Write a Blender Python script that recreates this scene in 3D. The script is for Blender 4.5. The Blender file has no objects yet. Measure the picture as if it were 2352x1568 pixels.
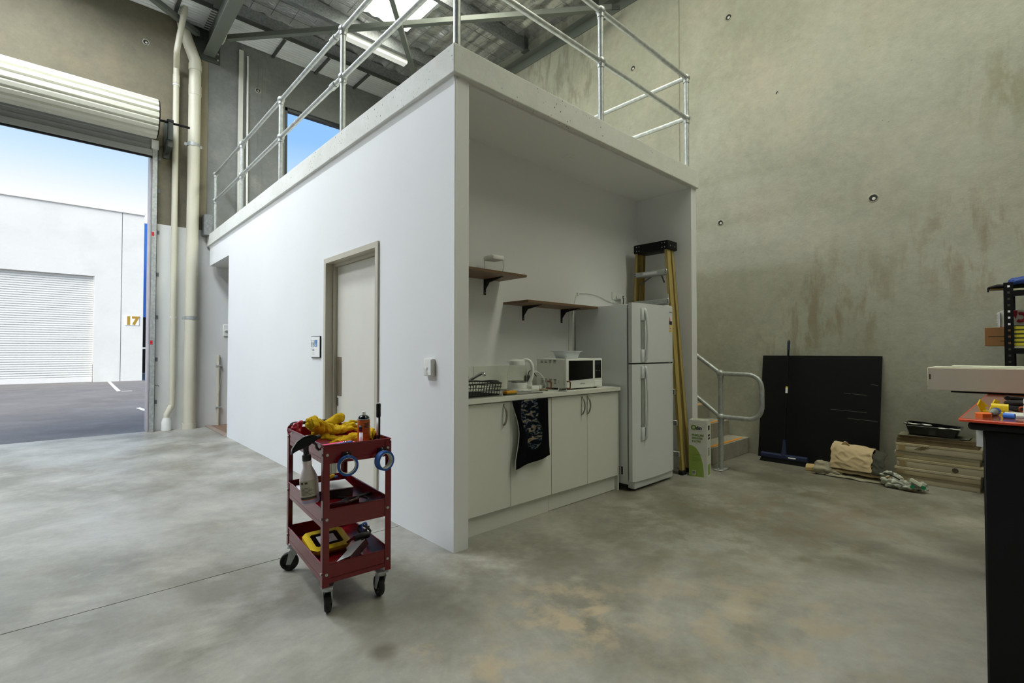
import bpy, bmesh, math, random
from mathutils import Vector, Matrix, noise

SC = bpy.context.scene
COL = SC.collection
random.seed(7)
PI = math.pi

# ------------------------------------------------------------------ camera, sky, exposure
def lin(h):
    h = h.lstrip('#')
    out = []
    for i in (0, 2, 4):
        c = int(h[i:i + 2], 16) / 255
        out.append(c / 12.92 if c <= .04045 else ((c + .055) / 1.055) ** 2.4)
    return (*out, 1.0)

cam_d = bpy.data.cameras.new('camera')
cam = bpy.data.objects.new('camera', cam_d)
COL.objects.link(cam)
YAW, PITCH = .8231, .0199
fw = Vector((math.cos(PITCH) * math.cos(YAW), math.cos(PITCH) * math.sin(YAW), math.sin(PITCH)))
rt = Vector((math.sin(YAW), -math.cos(YAW), 0))
up = rt.cross(fw)
cam.matrix_world = Matrix(((rt.x, up.x, -fw.x, -1.76), (rt.y, up.y, -fw.y, -2.413), (rt.z, up.z, -fw.z, 1.22), (0, 0, 0, 1)))
cam_d.sensor_width = 36
cam_d.sensor_fit = 'HORIZONTAL'
cam_d.lens = 1119 / 2352 * 36
cam_d.clip_start = .05
SC.camera = cam
SC.view_settings.view_transform = 'Standard'
SC.view_settings.look = 'None'
SC.view_settings.gamma = 1
SC.view_settings.use_curve_mapping = False
SC.view_settings.exposure = 0.0
SC.cycles.max_bounces = 9
SC.cycles.diffuse_bounces = 5
SC.cycles.glossy_bounces = 3
SC.cycles.transmission_bounces = 8
SC.cycles.transparent_max_bounces = 12

SKY = 1.05          # sky brightness
SUN = 7.5
SKYLIGHT = 11.5
ADDED_BAY_GLOW = 34.0     # strength of two unseen roof sheets, added to brighten the bay
w = bpy.data.worlds.new('sky')
SC.world = w
w.use_nodes = True
nt = w.node_tree
nt.nodes.clear()
tc = nt.nodes.new('ShaderNodeTexCoord')
sp = nt.nodes.new('ShaderNodeSeparateXYZ')
rp = nt.nodes.new('ShaderNodeValToRGB')
bg = nt.nodes.new('ShaderNodeBackground')
ow = nt.nodes.new('ShaderNodeOutputWorld')
nt.links.new(tc.outputs['Generated'], sp.inputs[0])
nt.links.new(sp.outputs['Z'], rp.inputs[0])
nt.links.new(rp.outputs[0], bg.inputs[0])
nt.links.new(bg.outputs[0], ow.inputs[0])
e = rp.color_ramp.elements
e[0].position = 0.0; e[0].color = (1, 1, 1, 1)
e[1].position = 1.0; e[1].color = (.17, .38, .80, 1)
for pos, c in ((.22, (.98, .99, 1, 1)), (.285, (.64, .82, 1, 1)), (.37, (.30, .57, 1, 1))):
    k = e.new(pos); k.color = c
bg.inputs[1].default_value = SKY

sun_d = bpy.data.lights.new('sun', 'SUN')
sun = bpy.data.objects.new('sun', sun_d)
COL.objects.link(sun)
sun_d.energy = SUN
sun_d.angle = math.radians(35)
sun_d.color = (1, .95, .86)
sun.rotation_euler = Vector((.68, .34, -.65)).to_track_quat('-Z', 'Y').to_euler()
sun.location = (-10, -20, 30)

# ------------------------------------------------------------------ materials
MATS = {}
def nodes_of(name):
    m = bpy.data.materials.new(name)
    m.use_nodes = True
    n = m.node_tree.nodes
    return m, m.node_tree, n, n['Principled BSDF']

def mat(name, col, rough=.5, metal=0.0, var=.06, vscale=6.0, bump=0.0, bscale=40.0, spec=.5, coat=0.0, stretch=None):
    """plain surface with a little cloudy colour variation and optional fine relief"""
    if name in MATS: return MATS[name]
    c = lin(col) if isinstance(col, str) else col
    m, t, n, b = nodes_of(name)
    b.inputs['Roughness'].default_value = rough
    b.inputs['Metallic'].default_value = metal
    b.inputs['Specular IOR Level'].default_value = spec
    if coat: b.inputs['Coat Weight'].default_value = coat; b.inputs['Coat Roughness'].default_value = .08
    tc = n.new('ShaderNodeTexCoord')
    src = tc.outputs['Object']
    if stretch:
        mp = n.new('ShaderNodeMapping'); mp.inputs['Scale'].default_value = stretch
        t.links.new(src, mp.inputs[0]); src = mp.outputs[0]
    nz = n.new('ShaderNodeTexNoise'); nz.inputs['Scale'].default_value = vscale; nz.inputs['Detail'].default_value = 4
    t.links.new(src, nz.inputs['Vector'])
    r = n.new('ShaderNodeValToRGB')
    r.color_ramp.elements[0].position = .3; r.color_ramp.elements[1].position = .7
    r.color_ramp.elements[0].color = tuple(max(0, v * (1 - var)) for v in c[:3]) + (1,)
    r.color_ramp.elements[1].color = tuple(min(1, v * (1 + var)) for v in c[:3]) + (1,)
    t.links.new(nz.outputs[0], r.inputs[0])
    t.links.new(r.outputs[0], b.inputs['Base Color'])
    if bump:
        n2 = n.new('ShaderNodeTexNoise'); n2.inputs['Scale'].default_value = bscale; n2.inputs['Detail'].default_value = 5
        t.links.new(src, n2.inputs['Vector'])
        bp = n.new('ShaderNodeBump'); bp.inputs['Strength'].default_value = bump; bp.inputs['Distance'].default_value = .01
        t.links.new(n2.outputs[0], bp.inputs['Height']); t.links.new(bp.outputs[0], b.inputs['Normal'])
    MATS[name] = m
    return m

def glass(name, col=(1, 1, 1, 1), rough=.02, ior=1.15):
    if name in MATS: return MATS[name]
    m, t, n, b = nodes_of(name)
    b.inputs['Base Color'].default_value = col
    b.inputs['Roughness'].default_value = rough
    b.inputs['Transmission Weight'].default_value = 1
    b.inputs['IOR'].default_value = ior
    MATS[name] = m
    return m

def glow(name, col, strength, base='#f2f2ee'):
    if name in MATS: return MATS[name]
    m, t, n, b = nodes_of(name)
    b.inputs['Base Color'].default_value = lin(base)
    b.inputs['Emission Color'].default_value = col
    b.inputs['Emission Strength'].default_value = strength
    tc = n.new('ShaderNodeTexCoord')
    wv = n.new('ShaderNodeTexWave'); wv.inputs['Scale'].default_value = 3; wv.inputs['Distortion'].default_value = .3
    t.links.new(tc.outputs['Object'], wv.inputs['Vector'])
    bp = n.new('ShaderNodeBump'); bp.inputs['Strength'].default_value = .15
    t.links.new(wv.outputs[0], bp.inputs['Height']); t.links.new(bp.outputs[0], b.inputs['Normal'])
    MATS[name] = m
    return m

def concrete(name, a, b_, c, scale=.9, rough=.85, bump=.25, stains=(), streak=0, spec=.25, pore=.5, pscale=16, lo=.36, hi=.64, fine_lo=.79, hole_r=.13, gate_lo=.56):
    """cast concrete: three cloud layers, pores, optional vertical water streaks and scrubbed stain patches"""
    if name in MATS: return MATS[name]
    m, t, n, p = nodes_of(name)
    L = t.links.new
    p.inputs['Specular IOR Level'].default_value = spec
    tc = n.new('ShaderNodeTexCoord'); ob = tc.outputs['Object']
    def nz(sc, det=6, ro=.6, vec=ob, dist=0):
        k = n.new('ShaderNodeTexNoise'); k.inputs['Scale'].default_value = sc; k.inputs['Detail'].default_value = det
        k.inputs['Roughness'].default_value = ro; k.inputs['Distortion'].default_value = dist
        L(vec, k.inputs['Vector']); return k.outputs[0]
    def ramp(src, lo, hi, c0=(0, 0, 0, 1), c1=(1, 1, 1, 1)):
        k = n.new('ShaderNodeValToRGB'); e = k.color_ramp.elements
        e[0].position = lo; e[1].position = hi; e[0].color = c0; e[1].color = c1
        L(src, k.inputs[0]); return k.outputs[0]
    def mix(f, x, y, kind='MIX'):
        k = n.new('ShaderNodeMix'); k.data_type = 'RGBA'; k.blend_type = kind
        if isinstance(f, float): k.inputs[0].default_value = f
        else: L(f, k.inputs[0])
        for s, i in ((x, 6), (y, 7)):
            if isinstance(s, tuple): k.inputs[i].default_value = s
            else: L(s, k.inputs[i])
        return k.outputs[2]
    col = mix(ramp(nz(scale, 8, .62, dist=.4), lo, hi), lin(a), lin(b_))
    col = mix(ramp(nz(scale * 2.3, 8, .65), .5, .78), col, lin(c))
    fine = ramp(nz(scale * 18, 10, .78), .3, .72, (fine_lo, fine_lo, fine_lo, 1), (1.0, 1.0, 1.0, 1))
    col = mix(1.0, col, fine, 'MULTIPLY')
    if streak:
        mp = n.new('ShaderNodeMapping'); mp.inputs['Scale'].default_value = (9, 9, .35); L(ob, mp.inputs[0])
        s = ramp(nz(1.0, 5, .6, mp.outputs[0]), .5, .72)
        col = mix(s, col, mix(float(streak), col, lin('#5b584c')))
    for (x, y, z, rad, hexc, amt, vert) in stains:
        v = n.new('ShaderNodeVectorMath'); v.operation = 'DISTANCE'; v.inputs[1].default_value = (x, y, z)
        L(ob, v.inputs[0])
        d = ramp(v.outputs['Value'], rad * .35, rad, (1, 1, 1, 1), (0, 0, 0, 1))
        mp = n.new('ShaderNodeMapping'); mp.inputs['Scale'].default_value = (6, 6, 1.6 if vert == 1 else 6); L(ob, mp.inputs[0])
        g = ramp(nz(1.0, 7, .65, mp.outputs[0], .3), .47, .6)
        k = n.new('ShaderNodeMath'); k.operation = 'MULTIPLY'; L(d, k.inputs[0]); k.inputs[1].default_value = 1.0
        if vert != 2: L(g, k.inputs[1])
        k2 = n.new('ShaderNodeMath'); k2.operation = 'MULTIPLY'; k2.inputs[1].default_value = amt; L(k.outputs[0], k2.inputs[0])
        col = mix(k2.outputs[0], col, lin(hexc))
    if pore:
        vo = n.new('ShaderNodeTexVoronoi'); vo.inputs['Scale'].default_value = pscale; vo.inputs['Randomness'].default_value = 1
        L(ob, vo.inputs['Vector'])
        hole = ramp(vo.outputs['Distance'], hole_r * .5, hole_r, (1, 1, 1, 1), (0, 0, 0, 1))
        gate = ramp(nz(2.2, 3), gate_lo, gate_lo + .1)
        k = n.new('ShaderNodeMath'); k.operation = 'MULTIPLY'; L(hole, k.inputs[0]); L(gate, k.inputs[1])
        k2 = n.new('ShaderNodeMath'); k2.operation = 'MULTIPLY'; k2.inputs[1].default_value = pore; L(k.outputs[0], k2.inputs[0])
        col = mix(k2.outputs[0], col, lin('#3d3b33'))
    L(col, p.inputs['Base Color'])
    rr = ramp(nz(scale * 3, 5), .3, .75, (rough - .1,) * 3 + (1,), (min(1, rough + .1),) * 3 + (1,))
    L(rr, p.inputs['Roughness'])
    bp = n.new('ShaderNodeBump'); bp.inputs['Strength'].default_value = bump; bp.inputs['Distance'].default_value = .01
    L(nz(scale * 30, 6, .7), bp.inputs['Height']); L(bp.outputs[0], p.inputs['Normal'])
    MATS[name] = m
    return m

def wood(name, a, b_, rough=.45, axis=0, scale=1.0):
    if name in MATS: return MATS[name]
    m, t, n, p = nodes_of(name)
    L = t.links.new
    tc = n.new('ShaderNodeTexCoord'); mp = n.new('ShaderNodeMapping')
    s = [14 * scale] * 3; s[axis] = .9 * scale
    mp.inputs['Scale'].default_value = s
    L(tc.outputs['Object'], mp.inputs[0])
    k = n.new('ShaderNodeTexNoise'); k.inputs['Scale'].default_value = 2.2; k.inputs['Detail'].default_value = 8; k.inputs['Distortion'].default_value = .6
    L(mp.outputs[0], k.inputs['Vector'])
    r = n.new('ShaderNodeValToRGB'); r.color_ramp.elements[0].position = .3; r.color_ramp.elements[1].position = .72
    r.color_ramp.elements[0].color = lin(a); r.color_ramp.elements[1].color = lin(b_)
    L(k.outputs[0], r.inputs[0]); L(r.outputs[0], p.inputs['Base Color'])
    p.inputs['Roughness'].default_value = rough
    MATS[name] = m
    return m

M_WHITEWALL = mat('white_plaster', '#e9eaea', .7, var=.015, vscale=1.2, bump=.02, bscale=60, spec=.3)
M_SLABPAINT = concrete('painted_concrete_edge', '#dedfd8', '#e6e7e2', '#d6d7cf', 1.2, .75, .15, pore=.9, pscale=26, hole_r=.18, gate_lo=.46, fine_lo=.9)
M_WHITECOAT = mat('white_wall_paint', '#dfe0de', .6, var=.04, vscale=1.5, bump=.1, bscale=25)
M_CONC_R = concrete('wall_concrete_right', '#b4b4a6', '#a1a192', '#bab3a4', .55, .9, .3,
                    stains=((4.36, -.95, 1.75, .75, '#85775c', .6, 1), (4.36, -2.05, 2.2, .7, '#85755c', .55, 1),
                            (4.36, -.5, 1.3, .5, '#847c66', .5, 1), (4.36, -2.4, 3.6, .6, '#7c7a5c', .45, 1),
                            (4.36, 3.0, 5.9, 2.2, '#6e6c60', .5, 1)), pore=.35)
M_CONC_F = concrete('wall_concrete_front', '#827c69', '#736f60', '#8f846d', .6, .9, .3, pore=.4)
M_CONC_G = concrete('wall_concrete_grey', '#8d8f8d', '#7d7f7d', '#999992', .7, .9, .3, pore=.4)
M_FLOOR = concrete('floor_concrete', '#a6a49b', '#807c6e', '#b7b3a6', .8, .42, .12, lo=.4, hi=.6, fine_lo=.74,
                   stains=((-.782, -.59, 0, .075, '#5f594d', .75, 2), (-.69, -.68, 0, .14, '#ab9a7d', .7, 0), (-.5, -.97, 0, .16, '#ab9a7d', .7, 0), (-.05, -.9, 0, .45, '#b09d80', .7, 0), (.321, -.537, 0, .07, '#6a6454', .6, 2), (1.46, -1.47, 0, .07, '#6a6052', .6, 2), (.6, -1.5, 0, .9, '#a5957a', .5, 0),
                           (1.6, -.7, 0, 1.1, '#76715e', .6, 0), (2.4, -1.2, 0, 1.0, '#8f7c66', .45, 0), (-1.5, 1.2, 0, .25, '#6e6b63', .6, 0),
                           (3.2, -1.0, 0, .8, '#6f6d59', .5, 0)), spec=.45, pore=.2)
M_STEP = concrete('step_concrete', '#a39f92', '#938f80', '#aea897', 1.2, .85, .3, pore=.6)
M_ASPH = concrete('asphalt', '#7b7876', '#706d6b', '#868380', .5, .9, .5, pore=0)
M_STEEL = mat('grey_painted_steel', '#6b706a', .5, .1, var=.05, vscale=3)
M_STEELD = mat('dark_painted_steel', '#474b46', .5, .1, var=.05, vscale=3)
M_GALV = mat('galvanised_steel', '#b4b8b6', .45, .5, var=.18, vscale=28, bump=.08, bscale=60)
M_GALVD = mat('dull_galvanised_steel', '#84878a', .5, .6, var=.25, vscale=30)
M_CREAM = mat('cream_door_sheet', '#d3d2c3', .45, 0, var=.02)
M_CURT = mat('grey_door_sheet', '#9c9d9b', .45, .1, var=.03)
M_PVC = mat('cream_pvc_pipe', '#cfcbb8', .4, var=.03, vscale=2)
M_WHITE = mat('white_gloss_plastic', '#eceeea', .3, var=.01)
M_WHITEM = mat('white_matt', '#e6e7e2', .55, var=.02)
M_BLACK = mat('black_plastic', '#0d0d0e', .4, var=.1)
M_BLACKG = mat('black_gloss', '#060607', .12, var=.1)
M_BLACKM = mat('black_powder_coat', '#08080a', .5, spec=.25, var=.1)
M_RUBBER = mat('black_rubber', '#151515', .75, var=.1)
M_CHROME = mat('chrome', '#d4d6d8', .12, 1.0, var=.02)
M_STAIN = mat('stainless_steel', '#b9bab8', .25, 1.0, var=.08, vscale=20)
M_NICKEL = mat('brushed_nickel', '#99958a', .3, .9, var=.1, vscale=40)
M_RED = mat('dark_red_enamel', '#6e0a14', .25, 0, var=.03, coat=.25)
M_FRAME = mat('beige_door_frame', '#bfb9a8', .4, var=.02)
M_LEAF = mat('ivory_door_leaf', '#d9d6cb', .4, var=.02)
M_CAB = mat('white_cabinet_board', '#dfe0d6', .45, var=.01)
M_GAP = mat('dark_gap', '#2a2a26', .8)
M_BLUETAPE = mat('blue_masking_tape', '#1d4f97', .5, var=.06)
M_YEL = mat('yellow_plastic', '#e3c21b', .4, var=.04)
M_ORANGE = mat('orange_plastic', '#ea6a1c', .4, var=.04)
M_PAPER = mat('white_paper', '#e8e8ea', .7, var=.02)
M_LGREY = mat('light_grey_board', '#cfcfc6', .6, var=.03)

# ------------------------------------------------------------------ geometry helpers
XF = {}           # matrix of every Empty / transformed thing (world)
class G:
    """collects shapes into one mesh"""
    def __init__(s): s.bm = bmesh.new()
    def box(s, a, b, bev=0.0, seg=2):
        a, b = Vector(a), Vector(b)
        c = (a + b) / 2; d = b - a
        r = bmesh.ops.create_cube(s.bm, size=1)
        vs = r['verts']
        for v in vs: v.co = Vector((v.co.x * d.x, v.co.y * d.y, v.co.z * d.z)) + c
        if bev > 0:
            es = {e for v in vs for e in v.link_edges}
            bmesh.ops.bevel(s.bm, geom=list(es), offset=bev, segments=seg, profile=.5, affect='EDGES')
        return s
    def obox(s, c, size, rot=None, bev=0.0, seg=2):
        """box about c turned by a 3x3 / euler matrix"""
        g = G(); h = Vector(size) / 2
        g.box(-h, h, bev, seg)
        M = Matrix.Translation(Vector(c)) @ (rot.to_4x4() if rot else Matrix())
        return s.add(g, M)
    def add(s, g, M=None):
        if M: bmesh.ops.transform(g.bm, matrix=M, verts=g.bm.verts)
        me = bpy.data.meshes.new('tmp'); g.bm.to_mesh(me); g.bm.free()
        s.bm.from_mesh(me); bpy.data.meshes.remove(me)
        return s
    def cyl(s, p0, p1, r0, r1=None, seg=16, caps=True):
        p0, p1 = Vector(p0), Vector(p1)
        r1 = r0 if r1 is None else r1
        d = (p1 - p0); L = d.length; d.normalize()
        a = d.orthogonal().normalized(); b = d.cross(a)
        def ring(p, r): return [s.bm.verts.new(p + (a * math.cos(2 * PI * i / seg) + b * math.sin(2 * PI * i / seg)) * r) for i in range(seg)]
        A, B = ring(p0, r0), ring(p1, r1)
        for i in range(seg): s.bm.faces.new((A[i], A[(i + 1) % seg], B[(i + 1) % seg], B[i]))
        if caps: s.bm.faces.new(A[::-1]); s.bm.faces.new(B)
        return s
    def tube(s, pts, r, seg=10, closed=False, caps=True):
        pts = [Vector(p) for p in pts]; n = len(pts)
        rr = r if isinstance(r, (list, tuple)) else [r] * n
        rings = []; prev = None
        for i, p in enumerate(pts):
            if closed: t = pts[(i + 1) % n] - pts[i - 1]
            else: t = pts[min(i + 1, n - 1)] - pts[max(i - 1, 0)]
            t.normalize()
            a = t.orthogonal().normalized() if prev is None else (prev - t * prev.dot(t))
            if a.length < 1e-6: a = t.orthogonal()
            a.normalize(); prev = a; b = t.cross(a)
            rings.append([s.bm.verts.new(p + (a * math.cos(2 * PI * k / seg) + b * math.sin(2 * PI * k / seg)) * rr[i]) for k in range(seg)])
        m = n if closed else n - 1
        for i in range(m):
            A, B = rings[i], rings[(i + 1) % n]
            for k in range(seg): s.bm.faces.new((A[k], A[(k + 1) % seg], B[(k + 1) % seg], B[k]))
        if caps and not closed: s.bm.faces.new(rings[0][::-1]); s.bm.faces.new(rings[-1])
        return s
    def lathe(s, prof, c=(0, 0, 0), seg=24, M=None):
        c = Vector(c); R = []
        for r, z in prof:
            if r < 1e-6: R.append([s.bm.verts.new(c + Vector((0, 0, z)))])
            else: R.append([s.bm.verts.new(c + Vector((r * math.cos(2 * PI * k / seg), r * math.sin(2 * PI * k / seg), z))) for k in range(seg)])
        vs = [v for q in R for v in q]
        for A, B in zip(R, R[1:]):
            if len(A) == 1 and len(B) == 1: continue
            for k in range(seg):
                k2 = (k + 1) % seg
                if len(A) == 1: s.bm.faces.new((A[0], B[k2], B[k]))
                elif len(B) == 1: s.bm.faces.new((A[k], A[k2], B[0]))
                else: s.bm.faces.new((A[k], A[k2], B[k2], B[k]))
        if M: bmesh.ops.transform(s.bm, matrix=M, verts=vs)
        return s
    def prism(s, pts, vec):
        """flat outline (3D points) pushed along vec"""
        vec = Vector(vec)
        A = [s.bm.verts.new(Vector(p)) for p in pts]; B = [s.bm.verts.new(Vector(p) + vec) for p in pts]
        n = len(A)
        s.bm.faces.new(A[::-1]); s.bm.faces.new(B)
        for i in range(n): s.bm.faces.new((A[i], A[(i + 1) % n], B[(i + 1) % n], B[i]))
        return s
    def sheet(s, f, nu, nv, thick=0.0):
        """grid surface f(u, v) in 0..1, given thickness along its normals"""
        V = [[s.bm.verts.new(Vector(f(i / nu, j / nv))) for j in range(nv + 1)] for i in range(nu + 1)]
        F = [s.bm.faces.new((V[i][j], V[i + 1][j], V[i + 1][j + 1], V[i][j + 1])) for i in range(nu) for j in range(nv)]
        if thick:
            s.bm.normal_update()
            N = [[V[i][j].normal.copy() for j in range(nv + 1)] for i in range(nu + 1)]
            W = [[s.bm.verts.new(V[i][j].co - N[i][j] * thick) for j in range(nv + 1)] for i in range(nu + 1)]
            for i in range(nu):
                for j in range(nv): s.bm.faces.new((W[i][j + 1], W[i + 1][j + 1], W[i + 1][j], W[i][j]))
            for i in range(nu):
                s.bm.faces.new((V[i][0], W[i][0], W[i + 1][0], V[i + 1][0])); s.bm.faces.new((V[i + 1][nv], W[i + 1][nv], W[i][nv], V[i][nv]))
            for j in range(nv):
                s.bm.faces.new((V[0][j + 1], W[0][j + 1], W[0][j], V[0][j])); s.bm.faces.new((V[nu][j], W[nu][j], W[nu][j + 1], V[nu][j + 1]))
        return s
    def ball(s, c, r, seg=12, sc=(1, 1, 1)):
        r_ = bmesh.ops.create_uvsphere(s.bm, u_segments=seg, v_segments=max(6, seg // 2), radius=r)
        for v in r_['verts']: v.co = Vector((v.co.x * sc[0], v.co.y * sc[1], v.co.z * sc[2])) + Vector(c)
        return s

def link_mesh(name, me, m, parent=None, local=False, smooth=40):
    if m: me.materials.append(m)
    if smooth:
        for p in me.polygons: p.use_smooth = True
        me.set_sharp_from_angle(angle=math.radians(smooth))
    o = bpy.data.objects.new(name, me)
    COL.objects.link(o)
    if parent:
        o.parent = parent
        if not local: me.transform(XF[parent].inverted())
        XF[o] = XF[parent]
    else:
        xs = [v.co for v in me.vertices]
        c = Vector(((min(v.x for v in xs) + max(v.x for v in xs)) / 2, (min(v.y for v in xs) + max(v.y for v in xs)) / 2, min(v.z for v in xs)))
        if not local:
            me.transform(Matrix.Translation(-c)); o.location = c
            XF[o] = Matrix.Translation(c)
        else: XF[o] = Matrix()
    return o

def put(name, g, m, parent=None, local=False, smooth=40, label=None, keep=False):
    """keep: leave the mesh origin at the world origin (so that a material keeps world coordinates)"""
    bmesh.ops.recalc_face_normals(g.bm, faces=g.bm.faces)
    me = bpy.data.meshes.new(name); g.bm.to_mesh(me); g.bm.free()
    o = link_mesh(name, me, m, parent, local or (keep and parent is None), smooth)
    if label: o['label'] = label
    return o

def tag(o, label, cat, group=None):
    o['label'] = label; o['category'] = cat
    if group: o['group'] = group
    return o

def struct(o, label=None, cat=None):
    o['kind'] = 'structure'
    if label: o['label'] = label
    if cat: o['category'] = cat
    return o

def thing(name, label, cat, loc=(0, 0, 0), rz=0.0, group=None, M=None):
    o = bpy.data.objects.new(name, None); COL.objects.link(o)
    o.empty_display_size = .1
    W = M if M else Matrix.Translation(Vector(loc)) @ Matrix.Rotation(rz, 4, 'Z')
    o.matrix_world = W; XF[o] = W.copy()
    return tag(o, label, cat, group)

def share(name, src, parent, M):
    """a further copy of a part, same mesh, moved by M in its parent's space"""
    o = bpy.data.objects.new(name, src.data); COL.objects.link(o)
    o.parent = parent; o.matrix_local = M
    XF[o] = XF[parent] @ M
    return o

def text(name, body, size, origin, right, upv, m, parent, extrude=.0006, bold=0.0, align='LEFT', local=False):
    """lettering as a mesh part"""
    cu = bpy.data.curves.new(name, 'FONT'); cu.body = body; cu.size = size; cu.extrude = extrude; cu.offset = bold
    cu.align_x = align
    cu.resolution_u = 3
    t = bpy.data.objects.new('tmp', cu); COL.objects.link(t)
    dg = bpy.context.evaluated_depsgraph_get()
    me = bpy.data.meshes.new_from_object(t.evaluated_get(dg))
    bpy.data.objects.remove(t); bpy.data.curves.remove(cu)
    me.name = name; me.materials.clear(); me.materials.append(m)
    o = bpy.data.objects.new(name, me); COL.objects.link(o)
    r = Vector(right).normalized(); u = Vector(upv).normalized(); nrm = r.cross(u)
    M = Matrix(((r.x, u.x, nrm.x, origin[0]), (r.y, u.y, nrm.y, origin[1]), (r.z, u.z, nrm.z, origin[2]), (0, 0, 0, 1)))
    o.parent = parent
    o.matrix_local = M if local else XF[parent].inverted() @ M
    return o

def organic(name, caps, m, parent=None, voxel=.006, smooth_it=6, amp=.004, nscale=30, seed=0, local=False, crease=0.0):
    """soft lumpy body: capsules / ellipsoids fused by a voxel remesh, then roughened"""
    g = G()
    for c in caps:
        if c[0] == 'c':
            _, pts, r = c
            g.tube(pts, r, 10)
            rr = r if isinstance(r, (list, tuple)) else [r] * len(pts)
            g.ball(pts[0], rr[0], 10); g.ball(pts[-1], rr[-1], 10)
        else:
            _, p, r, sc = c
            g.ball(p, r, 16, sc)
    me = bpy.data.meshes.new('tmp'); g.bm.to_mesh(me); g.bm.free()
    t = bpy.data.objects.new('tmp', me); COL.objects.link(t)
    md = t.modifiers.new('r', 'REMESH'); md.mode = 'VOXEL'; md.voxel_size = voxel
    ms = t.modifiers.new('s', 'SMOOTH'); ms.iterations = smooth_it; ms.factor = .5
    dg = bpy.context.evaluated_depsgraph_get()
    out = bpy.data.meshes.new_from_object(t.evaluated_get(dg))
    bpy.data.objects.remove(t); bpy.data.meshes.remove(me)
    if amp:
        nn = [v.normal.copy() for v in out.vertices]
        for v, q in zip(out.vertices, nn):
            p = v.co * nscale + Vector((seed * 3.1, seed, 0))
            d = noise.noise(p) + .5 * noise.noise(p * 2.3)
            if crease: d -= crease * (1 - abs(noise.noise(v.co * nscale * .6 + Vector((9, seed, 2))))) ** 6
            v.co += q * d * amp
    out.name = name
    out.materials.clear()
    return link_mesh(name, out, m, parent, local, 180)

def arc(c, r, a0, a1, n, ax1, ax2):
    c, ax1, ax2 = Vector(c), Vector(ax1), Vector(ax2)
    return [c + (ax1 * math.cos(a0 + (a1 - a0) * i / n) + ax2 * math.sin(a0 + (a1 - a0) * i / n)) * r for i in range(n + 1)]

def fillet(pts, r, n=6):
    """polyline with its inner corners rounded"""
    pts = [Vector(p) for p in pts]; out = [pts[0]]
    for a, b, c in zip(pts, pts[1:], pts[2:]):
        u, v = (a - b).normalized(), (c - b).normalized()
        ang = u.angle(v)
        if ang > PI - .02: out.append(b); continue
        d = min(r / math.tan(ang / 2), (a - b).length * .49, (c - b).length * .49)
        p, q = b + u * d, b + v * d
        for i in range(n + 1):
            t = i / n
            out.append(p * (1 - t) ** 2 + b * 2 * t * (1 - t) + q * t * t)
    out.append(pts[-1]); return out

def spline(pts, n=8):
    """smooth curve through points"""
    P = [Vector(p) for p in pts]; P = [P[0] * 2 - P[1]] + P + [P[-1] * 2 - P[-2]]
    out = []
    for a, b, c, d in zip(P, P[1:], P[2:], P[3:]):
        for i in range(n):
            t = i / n
            out.append(.5 * ((2 * b) + (c - a) * t + (2 * a - 5 * b + 4 * c - d) * t * t + (3 * b - a - 3 * c + d) * t ** 3))
    out.append(P[-2]); return out

# ------------------------------------------------------------------ the shell
XR, YF, XL, YB, ZR = 4.36, 6.8, -7.5, -6.5, 6.78      # right wall, front wall, left wall, back wall, roof lining
SLB, SLT = 2.919, 3.10                                # mezzanine slab

# floor: two poured bays with a saw-cut joint between them
fl = thing('floor', 'smooth grey concrete warehouse floor', 'floor', (0, 0, 0)); struct(fl)
JY = .64
for y0, y1 in ((YB - .2, JY - .003), (JY + .003, YF + .02)):
    put('floor_bay', G().box((XL - .2, y0, -.14), (XR + .3, y1, 0)), M_FLOOR, fl, smooth=0)
put('joint_filler', G().box((XL, JY - .003, -.1), (XR, JY + .003, -.004)), M_GAP, fl, smooth=0)
# entry vinyl boards
ve = struct(thing('floor_entry', 'brown timber-look vinyl floor inside the entry', 'floor', (0, 0, 0)))
M_VINYL = wood('brown_vinyl_plank', '#6d5342', '#8d6f5a', .45, 1)
for i in range(16):
    put('plank', G().box((.06 + i * .19, 5.60, .0), (.06 + i * .19 + .187, 6.79, .008), .001, 1), M_VINYL, ve, smooth=0)
put('threshold_strip', G().box((-.02, 5.50, 0), (.06, 6.79, .01), .002, 1), mat('aluminium_trim', '#a8968a', .4, .4), ve)

# right wall: precast panels
wr = struct(thing('wall_right', 'tall raw concrete panel wall with tie holes and brown scrub stains', 'wall'))
for y0, y1 in ((.847, YF + .2), (YB - .2, .833)):
    put('precast_panel', G().box((XR, y0, -.1), (XR + .18, y1, 7.2), .006, 1), M_CONC_R, wr, smooth=0)
put('sealant', G().box((XR + .012, .832, -.1), (XR + .1, .848, 7.2)), mat('panel_sealant', '#a39f8d', .8), wr, smooth=0)
def tie_hole(parent, p, n, up_, s=1.0):
    """chipped recess round a cast-in ferrule"""
    n, up_ = Vector(n), Vector(up_); r = up_.cross(n)
    M = Matrix(((r.x, up_.x, n.x, p[0]), (r.y, up_.y, n.y, p[1]), (r.z, up_.z, n.z, p[2]), (0, 0, 0, 1)))
    g = G(); pr = [(.030, 0), (.033, .004), (.040, .003), (.043, 0)]
    g.lathe([(a * s, b) for a, b in pr], seg=14)
    for v in g.bm.verts: v.co += Vector((noise.noise(v.co * 60 + Vector(p)), noise.noise(v.co * 60 - Vector(p)), 0)) * .006
    a = put('tie_hole', G().add(g, M), M_CONC_R, parent)
    g2 = G().lathe([(0, .0012), (.034 * s, .0012)], seg=14)
    put('recess', G().add(g2, M), M_GAP, a)
    g3 = G().lathe([(0, .004), (.012 * s, .004), (.014 * s, .0015)], seg=12)
    put('ferrule', G().add(g3, M @ Matrix.Translation((.004, -.006, 0))), M_LGREY, a)
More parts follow.
